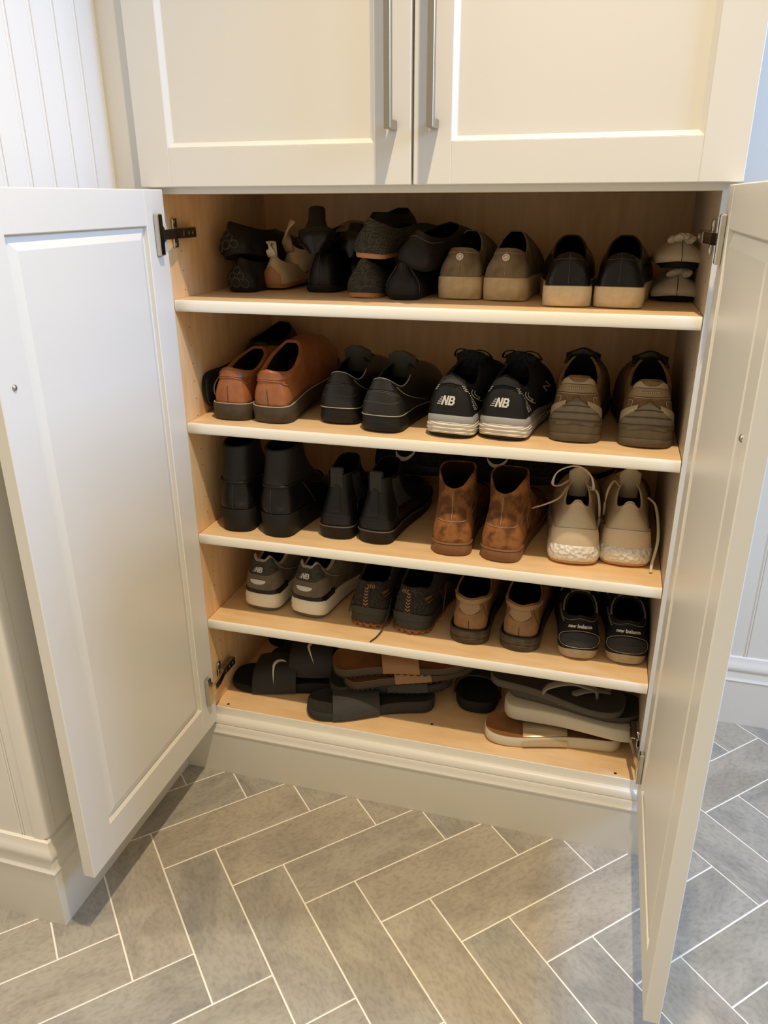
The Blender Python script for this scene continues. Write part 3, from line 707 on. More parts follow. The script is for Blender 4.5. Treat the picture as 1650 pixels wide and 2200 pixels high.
# =================================================================== SECOND SHELF
z = Z2
BRN = leather('cognac_leather', (.36, .13, .045), .34, (.26, .085, .028), 40); DSO = rubber('dark_brown_sole', (.075, .058, .038), .6, (.05, .038, .026))
def clog(i, x, y, yw, sd, rx=0):
    s = Shoe('leather_clog', ['cognac brown leather slip-on with thick dark sole, left one beside the tipped black shoe', 'cognac brown leather slip-on shoe with a thick dark sole, right one with its toe raised'][i], 'cognac brown leather slip-ons', (x, y, z), rot=(R(rx), 0, R(yw)), side=sd, L=.30, hh=.038, hb=.050, hs=.030, ts=.022, sq=1.25, spring=.010, inset=.005, yh=.012, yt=.140, wo=.0335,
             zT=[(0, .092), (.16, .087), (.4, .080), (.7, .094), (1, .108)], toeh=.058, pad=.009, k=[(0, .2), (.5, .35), (1, .5)], ob=[(0, .004), (.5, .003), (1, .003)], d=[(0, .3), (.5, .3), (.8, .15), (1, .03)])
    s.sole(SR, [(0, -.002), (.06, 0), (.9, .001), (1, 0)], DSO); s.upper(BRN, LINT)
    g = G(); g.tube([s.layer(j/NU, 1.0, -.0012) for j in range(NU)], .0013, 5, close=True); g.obj('welt', mat('tan_welt', (.46, .35, .22), .6), s.root, smooth=True)
    s.panel('collar_band', -.13, .13, lambda a: .78+.04*abs(2*a-1), .99, .0022, BRN)
    s.seams([[(-.16, .74), (-.08, .75), (0, .75), (.06, .74), (.085, .66), (.10, .60), (.125, .62), (.13, .72)]], BRN, .0016, .0008, 'piping')
    s.seams([[(0, .05), (0, .5)], [(.07, .07), (.15, .1), (.22, .1)]], THRB, .0005)
    return s
clog(0, .0665, .036, -2, -1); clog(1, .147, .036, -2, 1, 8)
s = Shoe('leather_loafer', 'black shoe tipped on its side against the left cabinet wall', 'dark shoes beside the cognac pair', (.029, .085, z+.043), rot=(0, R(-80), R(3)), side=1, L=.26, hh=.034, hb=.042, hs=.006, ts=.005, spring=.002, inset=.002, yh=.012, yt=.15, wo=.027, zT=[(0, .020), (1, .023)], toeh=.016, pad=.003)
s.root.rotation_euler = (0, R(88), R(-1)); s.root.location = (.0015, .062, z+.044)
s.sole(SR, [(0, -.003), (1, 0)], BLKR); s.upper(BLKM, LINB, collar=mat('pale_binding', (.42, .38, .30), .6))
s = Shoe('leather_loafer', 'dark shoe lying behind the left cognac brown shoe', 'dark shoes beside the cognac pair', (.036, .21, z+.050), rot=(R(-3), R(2), R(-10)), side=1, L=.15, hh=.038, hb=.048, hs=.014, ts=.012, inset=.003, yh=.012, yt=.13, wo=.034, zT=[(0, .06), (.5, .062), (1, .088)], toeh=.05, pad=.004)
s.sole(SR, [(0, -.003), (1, 0)], BLKR); s.upper(BLKM, LINB)
PIPE = mat('silver_piping', (.40, .38, .33), .45)
for i, (x, y, yw, sd) in enumerate(((.266, .062, 0, -1), (.350, .031, -6, 1))):
    s = Shoe('walking_shoe', 'black wrinkled leather walking shoe with silver piping, %s of the pair' % ('left' if i == 0 else 'right'), 'black leather walking shoes', (x, y, z), yw, side=sd, L=.295, hh=.037, hb=.049, hs=.028, ts=.02, sq=1.2, inset=.002, yh=.014, yt=.125, wo=.030,
             zT=[(0, .091), (.12, .088), (.4, .072), (.75, .090), (1, .100)], toeh=.050, pad=.005, ob=[(0, .004), (1, .002)], k=[(0, .35), (.5, .35), (1, .45)])
    s.sole(SR, [(0, -.002), (.1, .001), (.45, .002), (.55, .0005), (1, 0)], BLKR); s.upper(leather('wrinkled_black_leather', (.020, .019, .017), .33, None) , LINB)
    wr = MATS['wrinkled_black_leather']; 
    g = G(); g.tube([s.layer(j/NU, 1.03, .0008) for j in range(NU)], .0009, 5, close=True); g.obj('welt', PIPE, s.root, smooth=True)
    s.panel('heel_counter', -.11, .11, 0, lambda a: .50+.12*sin(pi*a), .0012, wr); s.panel('heel_tab', -.075, .075, .70, .98, .0016, wr)
    g = G(); g.tube([s.T(a/40, .001, .0015) for a in range(-4, 13)], .0010, 5); g.obj('piping', PIPE, s.root, smooth=True)
    s.seams([[(-.10, .52), (-.05, .60), (0, .63), (.05, .60), (.10, .52)], [(-.1, .56), (-.05, .64), (0, .67), (.05, .64), (.10, .56)], [(-.09, .30), (-.03, .36), (.04, .33), (.09, .4)]], THRB, .0009)
    s.seams([[(.12, .92), (.16, .6), (.20, .3), (.24, .12)], [(.88, .92), (.84, .6), (.80, .3), (.76, .12)]], PIPE, .0007)
    g = G(); g.loft([[s.layer(u/60, .12+.42*max(0, 1-(u/3.4)**2)*k, .0022) for u in range(-4, 5)] for k in (0, 1)], False); g.obj('heel_arch', BLKG, s.root, smooth=True)
    s.tongue(mat('charcoal_padded_tongue', (.05, .045, .037), .85), .034, .0235, .12, .010, dip=.03); s.laces(BLKM, 3, .93, .8, .05, .0016, False)
# running shoes
BL2 = mat('dark_knit_panel', (.035, .035, .036), .7, ('cell', 500, .8, .001)); REFL = mat('reflective_print', (.62, .60, .57), .45)
MIDG = mat('grey_midsole', (.33, .33, .33), .5); MIDW = mat('ribbed_white_midsole', (.76, .72, .64), .5, ('waveZ', 95, .7, .003), stretch=(1, 1, 1))
for i, (x, y, yw, sd) in enumerate(((.470, .028, -7, -1), (.5575, .036, -7, 1))):
    s = Shoe('running_shoe', 'black mesh running shoe with layered white midsole, %s of the pair' % ('left' if i == 0 else 'right'), 'black running shoes with white midsoles', (x, y, z), yw, side=sd, L=.30, hh=.041, hb=.052, hs=.036, ts=.024, sq=1.15, spring=.014, hroll=.005, inset=.003, yh=.018, yt=.122, wo=.0325,
             zT=[(0, .104), (.12, .098), (.42, .080), (.78, .098), (1, .112)], toeh=.045, pad=.007, ob=[(0, .002), (1, .001)], k=[(0, .55), (.3, .45), (.5, .35), (1, .45)], d=[(0, .3), (.5, .3), (.8, .18), (1, .05)])
    s.sole(SR, [(0, -.004), (.10, -.001), (.14, -.002)], BLKR)
    s.sole('midsole', [(.13, 0), (.2, .002), (.28, .0008), (.36, .0028), (.44, .0012), (.52, .0026), (.60, .0008), (.66, .0004)], MIDW, cap=False)
    s.sole('midsole', [(.66, .0002), (.75, .0012), (.9, .0008), (1, -.001)], MIDG, cap=False)
    s.upper(BLKK, LINB)
    s.panel('heel_counter', -.085, .085, 0, lambda a: .60+.1*sin(pi*a), .0016, BLKM); s.panel('heel_pad', -.09, .09, .80, 1.0, .002, BL2)
    for sg in (-1, 1):
        s.seams([[(sg*.055, .80), (sg*.075, .45), (sg*.105, .14)], [(sg*.062, .80), (sg*.085, .45), (sg*.12, .12)], [(sg*.070, .80), (sg*.10, .45), (sg*.135, .12)]], REFL, .0006, .001, 'reflective_line', True)
        s.seams([[(sg*.14, .80), (sg*.11, .62), (sg*.15, .38), (sg*.18, .25)], [(sg*.16, .78), (sg*.14, .62), (sg*.17, .42)]], REFL, .0007, .001, 'overlay_line')
    s.print2d('emblem', emblem(.0150), -.004, .36, REFL, .0028)
    s.text('860', .008, .155, .42, REFL, .1, .0002)
    for u in ((.30,) if i else (.30, .70)):
        k = 1 if u < .5 else -1
        s.print2d('side_letter', [[(a*1.25+.25*b, b*1.25) for a, b in P] for P in [[(-.014, -.013), (-.009, -.013), (-.009, .006), (.006, -.013), (.012, -.013), (.012, .013), (.007, .013), (.007, -.006), (-.008, .013), (-.014, .013)]]], u, .50, REFL, .0016)
    s.tongue(BLKK, .028, .023, .1, .012, dip=.03); s.laces(BLKM, 4, .98, .72, .055, .002, True, seed=i)
# hikers
HB = suede('tan_nubuck', (.22, .135, .062), (.13, .075, .032)); HB2 = leather('olive_tan_overlay', (.27, .185, .095), .6); HSO = rubber('taupe_lug_sole', (.115, .092, .062), .6, (.085, .068, .045)); HLT = mat('light_tan_mesh', (.36, .29, .19), .7, ('cell', 600, .5, .001))
for i, (x, y, yw, sd) in enumerate(((.675, .052, 0, -1), (.786, .050, 0, 1))):
    s = Shoe('hiking_shoe', 'tan nubuck hiking shoe with taupe lugged sole, %s of the pair' % ('left' if i == 0 else 'right'), 'tan nubuck hiking shoes', (x, y, z), yw, side=sd, L=.31, hh=.0425, hb=.052, hs=.030, ts=.024, sq=1.1, spring=.014, hroll=.004, inset=.003, yh=.016, yt=.122, wo=.0345,
             zT=[(0, .106), (.15, .104), (.42, .086), (.78, .108), (1, .122)], toeh=.050, pad=.007, ob=[(0, .003), (1, .002)], k=[(0, .35), (.5, .35), (1, .45)], d=[(0, .3), (.5, .3), (.8, .18), (1, .04)])
    s.sole(SR, [(0, -.003), (.15, 0), (.4, .0006), (.45, -.0002), (.5, .0008), (1, 0)], HSO); s.upper(HB, LINB)
    s.panel('sole_wrap', -.115, .115, -.06, lambda a: max(-.03, .56-.60*abs(2*a-1)**.9), .004, HSO, 24)
    s.panel('sole_trim', -.145, -.03, -.05, lambda a: .18+.30*a, .0022, HLT); s.panel('sole_trim', .03, .145, -.05, lambda a: .48-.30*a, .0022, HLT)
    s.panel('heel_overlay', -.105, .105, .66, .84, .0022, HB2); s.panel('heel_pad', -.10, .10, lambda a: .86, 1, .0024, HLT); s.panel('heel_tab', -.055, .055, lambda a: .99-.10*sin(pi*a), 1, .0034, HB)
    s.seams([[(-.11, .64), (0, .63), (.11, .64)], [(-.11, .85), (0, .86), (.11, .85)], [(-.1, .55), (-.06, .56), (-.055, .40)], [(.1, .55), (.06, .56), (.055, .40)]], THREAD, .0006)
    s.seams([[(-.035+.0015*0, .755), (.035, .755)]], THREAD, .0016, .003, 'label_stitching', True)
    for vv, uw in ((.10, .08), (.24, .06), (.38, .035)): s.seams([[(-uw, vv-.02), (-uw/2, vv), (0, vv+.01), (uw/2, vv), (uw, vv-.02)]], HOLE, .0006, .0045)
    s.tongue(BLKM, .020, .026, .05, .010, dip=.03); s.laces(mat('brown_lace', (.07, .05, .03), .8), 4, .98, .75, .055, .0022, False, seed=i)
    g = G(); g.tube(crspl([s.T(.36, 0, .004), s.T(.42, 0, .010), s.T(.5, 0, .012), s.T(.58, 0, .010), s.T(.64, 0, .004)], 4), .003, 7, .6); g.obj('tongue_edge', BLKM, s.root, smooth=True)
# =================================================================== MIDDLE SHELF
z = Z3
BOOTK = dict(k=[(0, .0), (.4, .05), (.7, .05), (1, .0)], d=[(0, .45), (.4, .5), (.75, .62), (1, .68)])
SHAFT = leather('matte_black_shaft', (.014, .012, .011), .42)
for i, (x, y, yw, sd) in enumerate(((.064, .030, 2, -1), (.143, .027, -8, 1))):
    s = Shoe('ankle_boot', 'tall black leather ankle boot with stacked block heel, %s of the pair' % ('left' if i == 0 else 'right'), 'black heeled ankle boots', (x, y, z), yw, cat='boot', side=sd, L=.265, hh=.0335, hb=.044, hs=.046, ts=.012, sq=1.1, spring=.008, hroll=.001, inset=.002, yh=.017, yt=.098, wo=.0305,
             zT=[(0, .165), (.5, .168), (1, .172)], toeh=.042, pad=.003, ob=[(0, .013), (.3, .009), (.6, .003), (1, .002)], **BOOTK)
    s.afr = [(0, .20), (.4, .22), (.75, .2), (1, .28)]
    s.sole('heel', [(0, -.003), (.05, -.0008), (.96, .0015), (1, .0005)], BLKR); up_ = s.upper(BLKG, LINB)
    s.panel('shaft_band', -.5, .5, .56, .995, .0014, SHAFT, 60, 8)
    s.seams([[(u/24, .55) for u in range(-12, 13)]], BLKG, .0030, .002, 'ankle_strap'); s.seams([heel_seam(s), [(.2, .98), (.19, .7), (.2, .45), (.22, .05)]], THRB, .0006)
for i, (x, y, yw, sd) in enumerate(((.2585, .048, 0, -1), (.332, .046, -6, 1))):
    s = Shoe('chelsea_boot', 'black chelsea boot with ribbed pull tab and pale welt, %s of the pair' % ('left' if i == 0 else 'right'), 'black chelsea boots', (x, y, z), yw, cat='boot', side=sd, L=.275, hh=.034, hb=.046, hs=.026, ts=.02, sq=1.15, spring=.010, inset=.003, yh=.024, yt=.112, wo=.0265,
             zT=[(0, .118), (.25, .120), (.5, .118), (.8, .132), (1, .136)], toeh=.046, pad=.003, ob=[(0, .008), (.3, .006), (1, .002)], **BOOTK)
    s.afr = [(0, .30), (.4, .3), (.75, .3), (1, .38)]
    s.sole(SR, [(0, -.002), (.05, 0), (.85, .001), (.9, .002), (1, .001)], BLKR)
    g = G(); g.tube([s.layer(j/NU, .93, .0012) for j in range(NU)], .0014, 5, close=True); g.obj('welt', mat('grey_welt', (.10, .085, .065), .6), s.root, smooth=True)
    s.upper(BLKM, LINB); s.panel('heel_counter', -.10, .10, 0, lambda a: .22+.08*sin(pi*a), .0014, BLKL)
    s.panel('heel_patch', -.045, .045, .12, .24, .0022, BLKM); s.panel('heel_strip', -.022, .022, .34, .98, .0014, BLKM)
    for sg in (-1, 1): s.panel('elastic_gore', sg*.16, sg*.26, .42, .98, .0012, mat('ribbed_elastic', (.018, .017, .016), .9, ('waveX', 220, .8, .002)))
    p = s.T(0); g = G(); g.loft([[p+V((-.0115, a, b)), p+V((.0115, a, b)), p+V((.0115, a+.002, b)), p+V((-.0115, a+.002, b))] for a, b in ((-.0025, -.022), (-.003, .006), (-.001, .015), (.003, .016), (.006, .012), (.007, -.012))], True, True, True); g.obj('pull_tab', mat('grey_black_webbing', (.04, .037, .033), .8, ('waveZ', 300, .6, .001)), s.root)
    s.seams([heel_seam(s, top=.3), [(.17, .05), (.14, .25), (.15, .45)]], THRB, .0006)
CHK = suede('rust_brown_suede', (.30, .125, .042), (.12, .048, .017), 42, .42, .60); CHS = leather('rust_leather_sole', (.26, .115, .045), .55, (.18, .075, .03), 60); CREPE = mat('stacked_leather_heel', (.24, .11, .045), .6, ('waveZ', 260, .5, .001))
for i, (x, y, yw, sd) in enumerate(((.4805, .033, 2, -1), (.5655, .030, -6, 1))):
    s = Shoe('chukka_boot', 'rust brown suede ankle boot with worn toe, %s of the pair' % ('left' if i == 0 else 'right'), 'rust brown suede boots', (x, y, z), yw, cat='boot', side=sd, L=.30, hh=.036, hb=.048, hs=.024, ts=.014, sq=1.15, spring=.012, inset=.003, yh=.022, yt=.112, wo=.0325,
             zT=[(0, .119), (.15, .124), (.35, .138), (.7, .145), (1, .142)], toeh=.046, pad=.003, ob=[(0, .006), (.4, .004), (1, .002)], **BOOTK)
    s.afr = [(0, .30), (.4, .3), (.75, .3), (1, .36)]
    s.sole('heel', [(0, -.002), (.06, 0), (.8, .0006), (.84, -.0004), (.9, .0016), (1, .0006)], CREPE); s.upper(CHK, LINT)
    s.panel('heel_counter', -.17, .17, 0, lambda a: .46+.03*cos(2*pi*a), .0014, CHK, 28)
    s.seams([[(-.17, .50), (-.08, .475), (0, .47), (.08, .475), (.17, .50)], [(0, .03), (0, .45)], [(0, .5), (0, .97)], [(.17, .1), (.18, .3), (.17, .5)]], THREAD, .0005)
    s.laces(mat('brown_lace', (.07, .05, .03), .8), 3, .97, .85, .05, .0018, False)
# cream trainers
NUDE = mat('cream_beige_knit', (.60, .49, .345), .75, ('cell', 700, .5, .0008)); NUD2 = leather('cream_beige_overlay', (.66, .53, .365), .6); BOOST = mat('pebbled_white_foam', (.80, .77, .70), .5, ('cell', 130, 1.0, .004)); GUM = rubber('gum_outsole', (.58, .32, .15), .5)
LACE = mat('cream_lace', (.72, .62, .47), .85)
for i, (x, y, yw, sd) in enumerate(((.6935, .050, 3, -1), (.778, .066, 0, 1))):
    s = Shoe('trainer', 'cream beige trainer with pebbled white sole, %s' % ('left one with its lace looped in the air' if i == 0 else 'right one nearest the cabinet side'), 'cream beige trainers', (x, y, z), yw, side=sd, L=.30, hh=.0425, hb=.051, hs=.036, ts=.022, sq=1.1, spring=.014, hroll=.004, inset=.003, yh=.028, yt=.115, wo=.0235,
             zT=[(0, .111), (.07, .109), (.17, .100), (.42, .092), (.78, .110), (1, .120)], toeh=.045, pad=.004, ob=[(0, .001), (1, .001)], k=[(0, .75), (.3, .5), (.5, .4), (1, .45)], d=[(0, .35), (.5, .3), (.8, .18), (1, .04)])
    s.sole(SR, [(0, -.004), (.06, -.0005), (.14, .0006), (.16, -.0004)], GUM); s.sole('midsole', [(.15, 0), (.3, .0028), (.6, .0032), (.9, .001), (1, -.0018)], BOOST, cap=False)
    s.upper(NUDE, LING)
    s.panel('heel_clip', -.125, .125, 0, lambda a: .40-.04*abs(2*a-1), .0022, NUD2, 24)
    s.panel('heel_counter', -.06, .06, .40, lambda a: .98, .0010, NUDE)
    s.seams([[(0, .42), (0, .97)]], THREAD, .0004); s.seams([[(-.07, .99), (-.05, .90), (0, .97), (.05, .90), (.07, .99)]], NUD2, .0011, .0008, 'piping')
    s.tongue(NUDE, .046, .0165, .16, .006, dip=.035); s.laces(LACE, 4, .98, .72, .06, .0022, False, seed=3)
    if i == 0:
        g = G(); c = s.T(.5); g.tube(crspl([c+V((.020, -.02, -.012)), c+V((.024, -.05, .002)), c+V((.016, -.060, .030)), c+V((-.008, -.058, .044)), c+V((-.038, -.052, .030)), c+V((-.046, -.045, .004)), c+V((-.034, -.03, -.004)), c+V((-.018, -.01, .0))], 7), .0026, 8, .55); g.obj('lace', LACE, s.root, smooth=True)
        g = G(); c = s.T(.62); g.tube(crspl([c+V((0, 0, 0)), c+V((-.014, -.035, -.012)), c+V((-.036, -.05, -.020)), c+V((-.060, -.045, -.032))], 6), .0024, 8, .55); g.obj('lace', LACE, s.root, smooth=True)
        g = G(); c = s.T(.38); g.tube(crspl([c, c+V((.016, -.02, -.006)), c+V((.022, -.03, -.05)), c+V((.018, -.02, -.085))], 6), .0024, 8, .55); g.obj('lace', LACE, s.root, smooth=True)
    else:
        g = G(); c = s.T(.62); g.tube(crspl([c, c+V((-.010, -.004, .010)), c+V((-.020, -.02, -.008)), c+V((-.022, -.02, -.05))], 6), .0024, 8, .55); g.obj('lace', LACE, s.root, smooth=True)
        g = G(); g.tube(crspl([(.032, .09, .100), (.046, .075, .088), (.052, .03, .05), (.046, .008, .012), (.044, -.012, .004)], 7), .0026, 8, .55); g.obj('lace', LACE, s.root, smooth=True)
# things lying behind the boots
def low_sneaker(name, label, group, loc, rot, side=1, m=BLKK, sole=BLKR, L=.22, logo=True, lm=MARK):
    s = Shoe(name, label, group, loc, rot=rot, side=side, L=L, hh=.036, hb=.045, hs=.026, ts=.02, inset=.002, yh=.02, yt=.12, wo=.026, zT=[(0, .08), (.4, .064), (1, .088)], toeh=.042, pad=.005)
    s.sole(SR, [(0, -.003), (.1, 0), (.6, .001), (1, 0)], sole); s.upper(m, LINB); s.laces(BLKM, 3, .97, .8, .05, .002, False)
    if logo:
        for u, k in ((.22, 1), (.78, -1)): s.print2d('emblem', [[(k*a, b) for a, b in P] for P in swoosh(.06)], u, .45, lm, .0015)
    return s
low_sneaker('trainer', 'black trainer with white swoosh lying across the toes of the chelsea boots', 'black trainers behind the boots', (.270, .285, z+.066), (R(0), R(4), R(-80)), L=.20)
low_sneaker('trainer', 'black trainer with white swoosh lying on the rust brown boots', 'black trainers behind the boots', (.455, .275, z+.070), (R(0), R(4), R(-82)), L=.22)
GTAN = suede('grey_tan_suede', (.24, .18, .12), (.30, .14, .06), 20)
s = low_sneaker('canvas_shoe', 'grey and tan shoe lying crosswise behind the cream trainers', 'shoes behind the cream trainers', (.640, .330, z), (0, 0, R(-88)), m=GTAN, sole=OFFW, L=.19, logo=False)
# =================================================================== FOURTH SHELF
z = Z4
GNB = suede('grey_brown_suede', (.175, .145, .105), (.13, .105, .075)); GDK = knit('charcoal_mesh_panel', (.045, .042, .036), (.07, .065, .055)); NBW = mat('white_sculpted_midsole', (.78, .73, .62), .5, ('noise', 70, .2, .001)); TRIMG = mat('pale_grey_binding', (.33, .30, .25), .6)
for i, (x, y, yw, sd) in enumerate(((.0855, .062, -5, -1), (.1855, .060, -8, 1))):
    s = Shoe('running_shoe', 'grey suede running shoe with chunky white sole, %s of the pair' % ('left' if i == 0 else 'right'), 'grey running shoes', (x, y, z), yw, side=sd, L=.30, hh=.038, hb=.050, hs=.038, ts=.026, sq=1.15, spring=.014, hroll=.006, inset=.003, yh=.018, yt=.120, wo=.0285,
             zT=[(0, .108), (.08, .106), (.2, .114), (.42, .090), (.78, .112), (1, .120)], toeh=.048, pad=.005, ob=[(0, .003), (1, .001)], k=[(0, .4), (.3, .45), (.5, .35), (1, .45)], d=[(0, .3), (.5, .3), (.8, .18), (1, .04)])
    s.sole(SR, [(0, -.004), (.12, 0), (.18, .0004)], mat('grey_outsole', (.13, .12, .10), .6)); s.sole('midsole', [(.17, .0006), (.35, .003), (.5, .0014), (.62, .0028), (.9, .0008), (1, -.001)], NBW, cap=False)
    s.upper(GNB, LINB, collar=TRIMG)
    s.panel('heel_counter', -.13, .13, .10, .54, .0018, GNB, 24); s.panel('sole_clip', -.15, .15, -.03, lambda a: .10+.05*abs(2*a-1), .003, BLKG, 24); s.panel('heel_panel', -.12, .12, .56, lambda a: .93+.05*abs(2*a-1), .0012, GDK, 24)
    s.print2d('reflector', [[(.017*cos(t), -.0085*sin(t)*(1 if 0 < t < pi else .15)) for t in [2*pi*j/24 for j in range(24)]]], 0, .38, REFL, .0028)
    s.print2d('emblem', emblem(.0110), -.004, .70, REFL, .0024)
    s.seams([[(.12, .9), (.17, .6), (.22, .3)], [(.88, .9), (.83, .6), (.78, .3)]], TRIMG, .001)
    s.tongue(GDK, .010, .022, .1, .009, dip=.03); s.laces(mat('grey_lace', (.14, .125, .10), .8), 5, .98, .68, .055, .0022, True, seed=i)
# black and orange hikers
HK = knit('dark_ripstop', (.022, .020, .017), (.045, .038, .03), 300); ORG = mat('orange_braid', (.42, .175, .035), .7); ORGS = rubber('orange_lug_sole', (.28, .115, .045), .55); HKS = rubber('dark_grey_midsole', (.045, .042, .036), .6); RUST = suede('rust_mesh_panel', (.14, .055, .02), (.08, .03, .012))
for i, (x, y, yw, sd) in enumerate(((.3145, .056, -3, -1), (.3985, .055, -6, 1))):
    s = Shoe('trail_shoe', 'dark trail shoe with orange chevron heel tape, %s of the pair' % ('left' if i == 0 else 'right'), 'dark trail shoes with orange trim', (x, y, z), yw, side=sd, L=.30, hh=.037, hb=.050, hs=.028, ts=.024, sq=1.0, spring=.014, hroll=.005, inset=.001, yh=.014, yt=.120, wo=.0325,
             zT=[(0, .092), (.15, .092), (.42, .082), (.78, .106), (1, .116)], toeh=.050, pad=.006, ob=[(0, .004), (1, .002)], d=[(0, .3), (.5, .3), (.8, .18), (1, .04)])
    s.sole(SR, [(0, -.004), (.1, 0), (.28, .001)], ORGS); s.sole('midsole', [(.28, .0006), (.45, .002), (.6, .001), (.8, .0025), (1, 0)], HKS, cap=False); s.upper(HK, LINB)
    for j in range(18):
        uu = (j-9)/40; 
        g = G(); pts = [s.layer(uu, .0, -.002), s.layer(uu+.014, .0, -.002), s.layer(uu+.014, .26, .0005), s.layer(uu, .26, .0005)]; q = [s.layer(uu, 0, .002), s.layer(uu+.014, 0, .002), s.layer(uu+.014, .22, .003), s.layer(uu, .22, .003)]
        g.loft([pts, q], True, True, True); g.obj('lug', ORGS, s.root)
    s.panel('heel_bumper', -.10, .10, -.02, lambda a: .10+.14*sin(pi*a), .0030, HKS, 24)
    s.panel('side_patch', .20, .26, .1, .5, .0016, RUST); s.panel('side_patch', -.26, -.20, .1, .5, .0016, RUST)
    def chev(cx, cy, w_, h_, rot=0):
        P = [(-w_, h_), (0, 0), (w_, h_), (w_, h_+.0022), (0, .0022), (-w_, h_+.0022)]
        c_, s_ = cos(rot), sin(rot); return [(cx+c_*a-s_*b, cy+s_*a+c_*b) for a, b in P]
    s.panel('heel_tape', -.020, .020, .18, .86, .0016, BLKM)
    s.print2d('chevron_trim', [chev(0, -.021+.0062*j, .0042, .0032) for j in range(7)]+[chev((.006+.0062*j)*(1 if i == 0 else -1), .024, .0042, .0032, R(90 if i == 0 else -90)) for j in range(4)], 0, .52, ORG, .0026)
    s.text('CANYON', .0052, .115, .62, ORG, 0, .0001, .002)
    for sg in (-1, 1): s.seams([[(sg*.10, .66), (sg*.16, .66)], [(sg*.10, .50), (sg*.15, .48)]], ORG, .0007)
    s.tongue(BLKM, .018, .024, .1, .012, dip=.03); s.laces(mat('dark_lace', (.05, .04, .03), .8), 5, .98, .7, .055, .0022, True, seed=i+5)
    if i == 0:
        g = G(); g.tube(crspl([(.036, .05, .05), (.040, .02, .03), (.036, -.004, .008), (.032, -.028, .003), (.026, -.046, .002)], 6), .0014, 6); g.obj('lace', mat('dark_lace', (.05, .04, .03), .8), s.root, smooth=True)
        g = G(); g.tube(crspl([(-.034, .05, .055), (-.038, .03, .045), (-.040, .016, .022)], 6), .0016, 6); g.obj('lace', mat('dark_lace', (.05, .04, .03), .8), s.root, smooth=True)
    else:
        g = G(); g.tube(crspl([(.046, .10, .075), (.050, .08, .06), (.052, .06, .025)], 6), .0016, 6); g.obj('lace', mat('dark_lace', (.05, .04, .03), .8), s.root, smooth=True)
# tan leather shoes
TNL = leather('honey_brown_nubuck', (.30, .155, .058), .6, (.20, .095, .035), 45); TNB = leather('honey_brown_collar', (.33, .20, .095), .6); DKS = rubber('dark_scuffed_sole', (.055, .040, .026), .5, (.11, .08, .05))
for i, (x, y, yw, sd) in enumerate(((.5165, .048, 1, -1), (.6095, .048, -2, 1))):
    s = Shoe('leather_oxford', 'honey brown leather shoe with dark scuffed sole, %s of the pair' % ('left' if i == 0 else 'right'), 'honey brown leather shoes', (x, y, z), yw, side=sd, L=.29, hh=.0375, hb=.049, hs=.028, ts=.018, sq=1.0, spring=.010, inset=.006, yh=.013, yt=.120, wo=.0335,
             zT=[(0, .090), (.18, .092), (.42, .086), (.78, .096), (1, .106)], toeh=.046, pad=.004, ob=[(0, .004), (1, .002)], k=[(0, .3), (.5, .35), (1, .45)], d=[(0, .3), (.5, .3), (.8, .18), (1, .04)])
    s.sole(SR, [(0, -.003), (.08, 0), (.4, .001), (.44, -.0004), (.5, .001), (.92, .001), (1, -.001)], DKS); s.upper(TNL, LINB)
    g = G(); g.tube([s.layer(j/NU, 1.02, -.0035) for j in range(NU)], .0022, 6, close=True); g.obj('welt', BLKG, s.root, smooth=True)
    s.panel('collar_band', -.22, .22, .84, .99, .0022, TNB, 30); s.panel('heel_patch', -.06, .06, lambda a: .66-.16*sin(pi*a), .83, .0016, TNB)
    s.seams([[(-.065, .80), (-.05, .58), (0, .50), (.05, .58), (.065, .80)], [(-.15, .05), (-.11, .22), (-.09, .45), (-.085, .82)], [(.15, .05), (.11, .22), (.09, .45), (.085, .82)], [(0, .03), (0, .30)], [(-.045, .72), (0, .71), (.045, .72)]], THRB, .0007)
    s.laces(mat('brown_lace', (.07, .05, .03), .8), 4, .98, .8, .055, .002, False)
    g = G(); g.tube(crspl([s.T(.16, 0, .003), s.T(.22, .0, .006), s.T(.30, 0, .006), s.T(.36, 0, .004)], 4), .0016, 6); g.obj('lace', mat('brown_lace', (.07, .05, .03), .8), s.root, smooth=True)
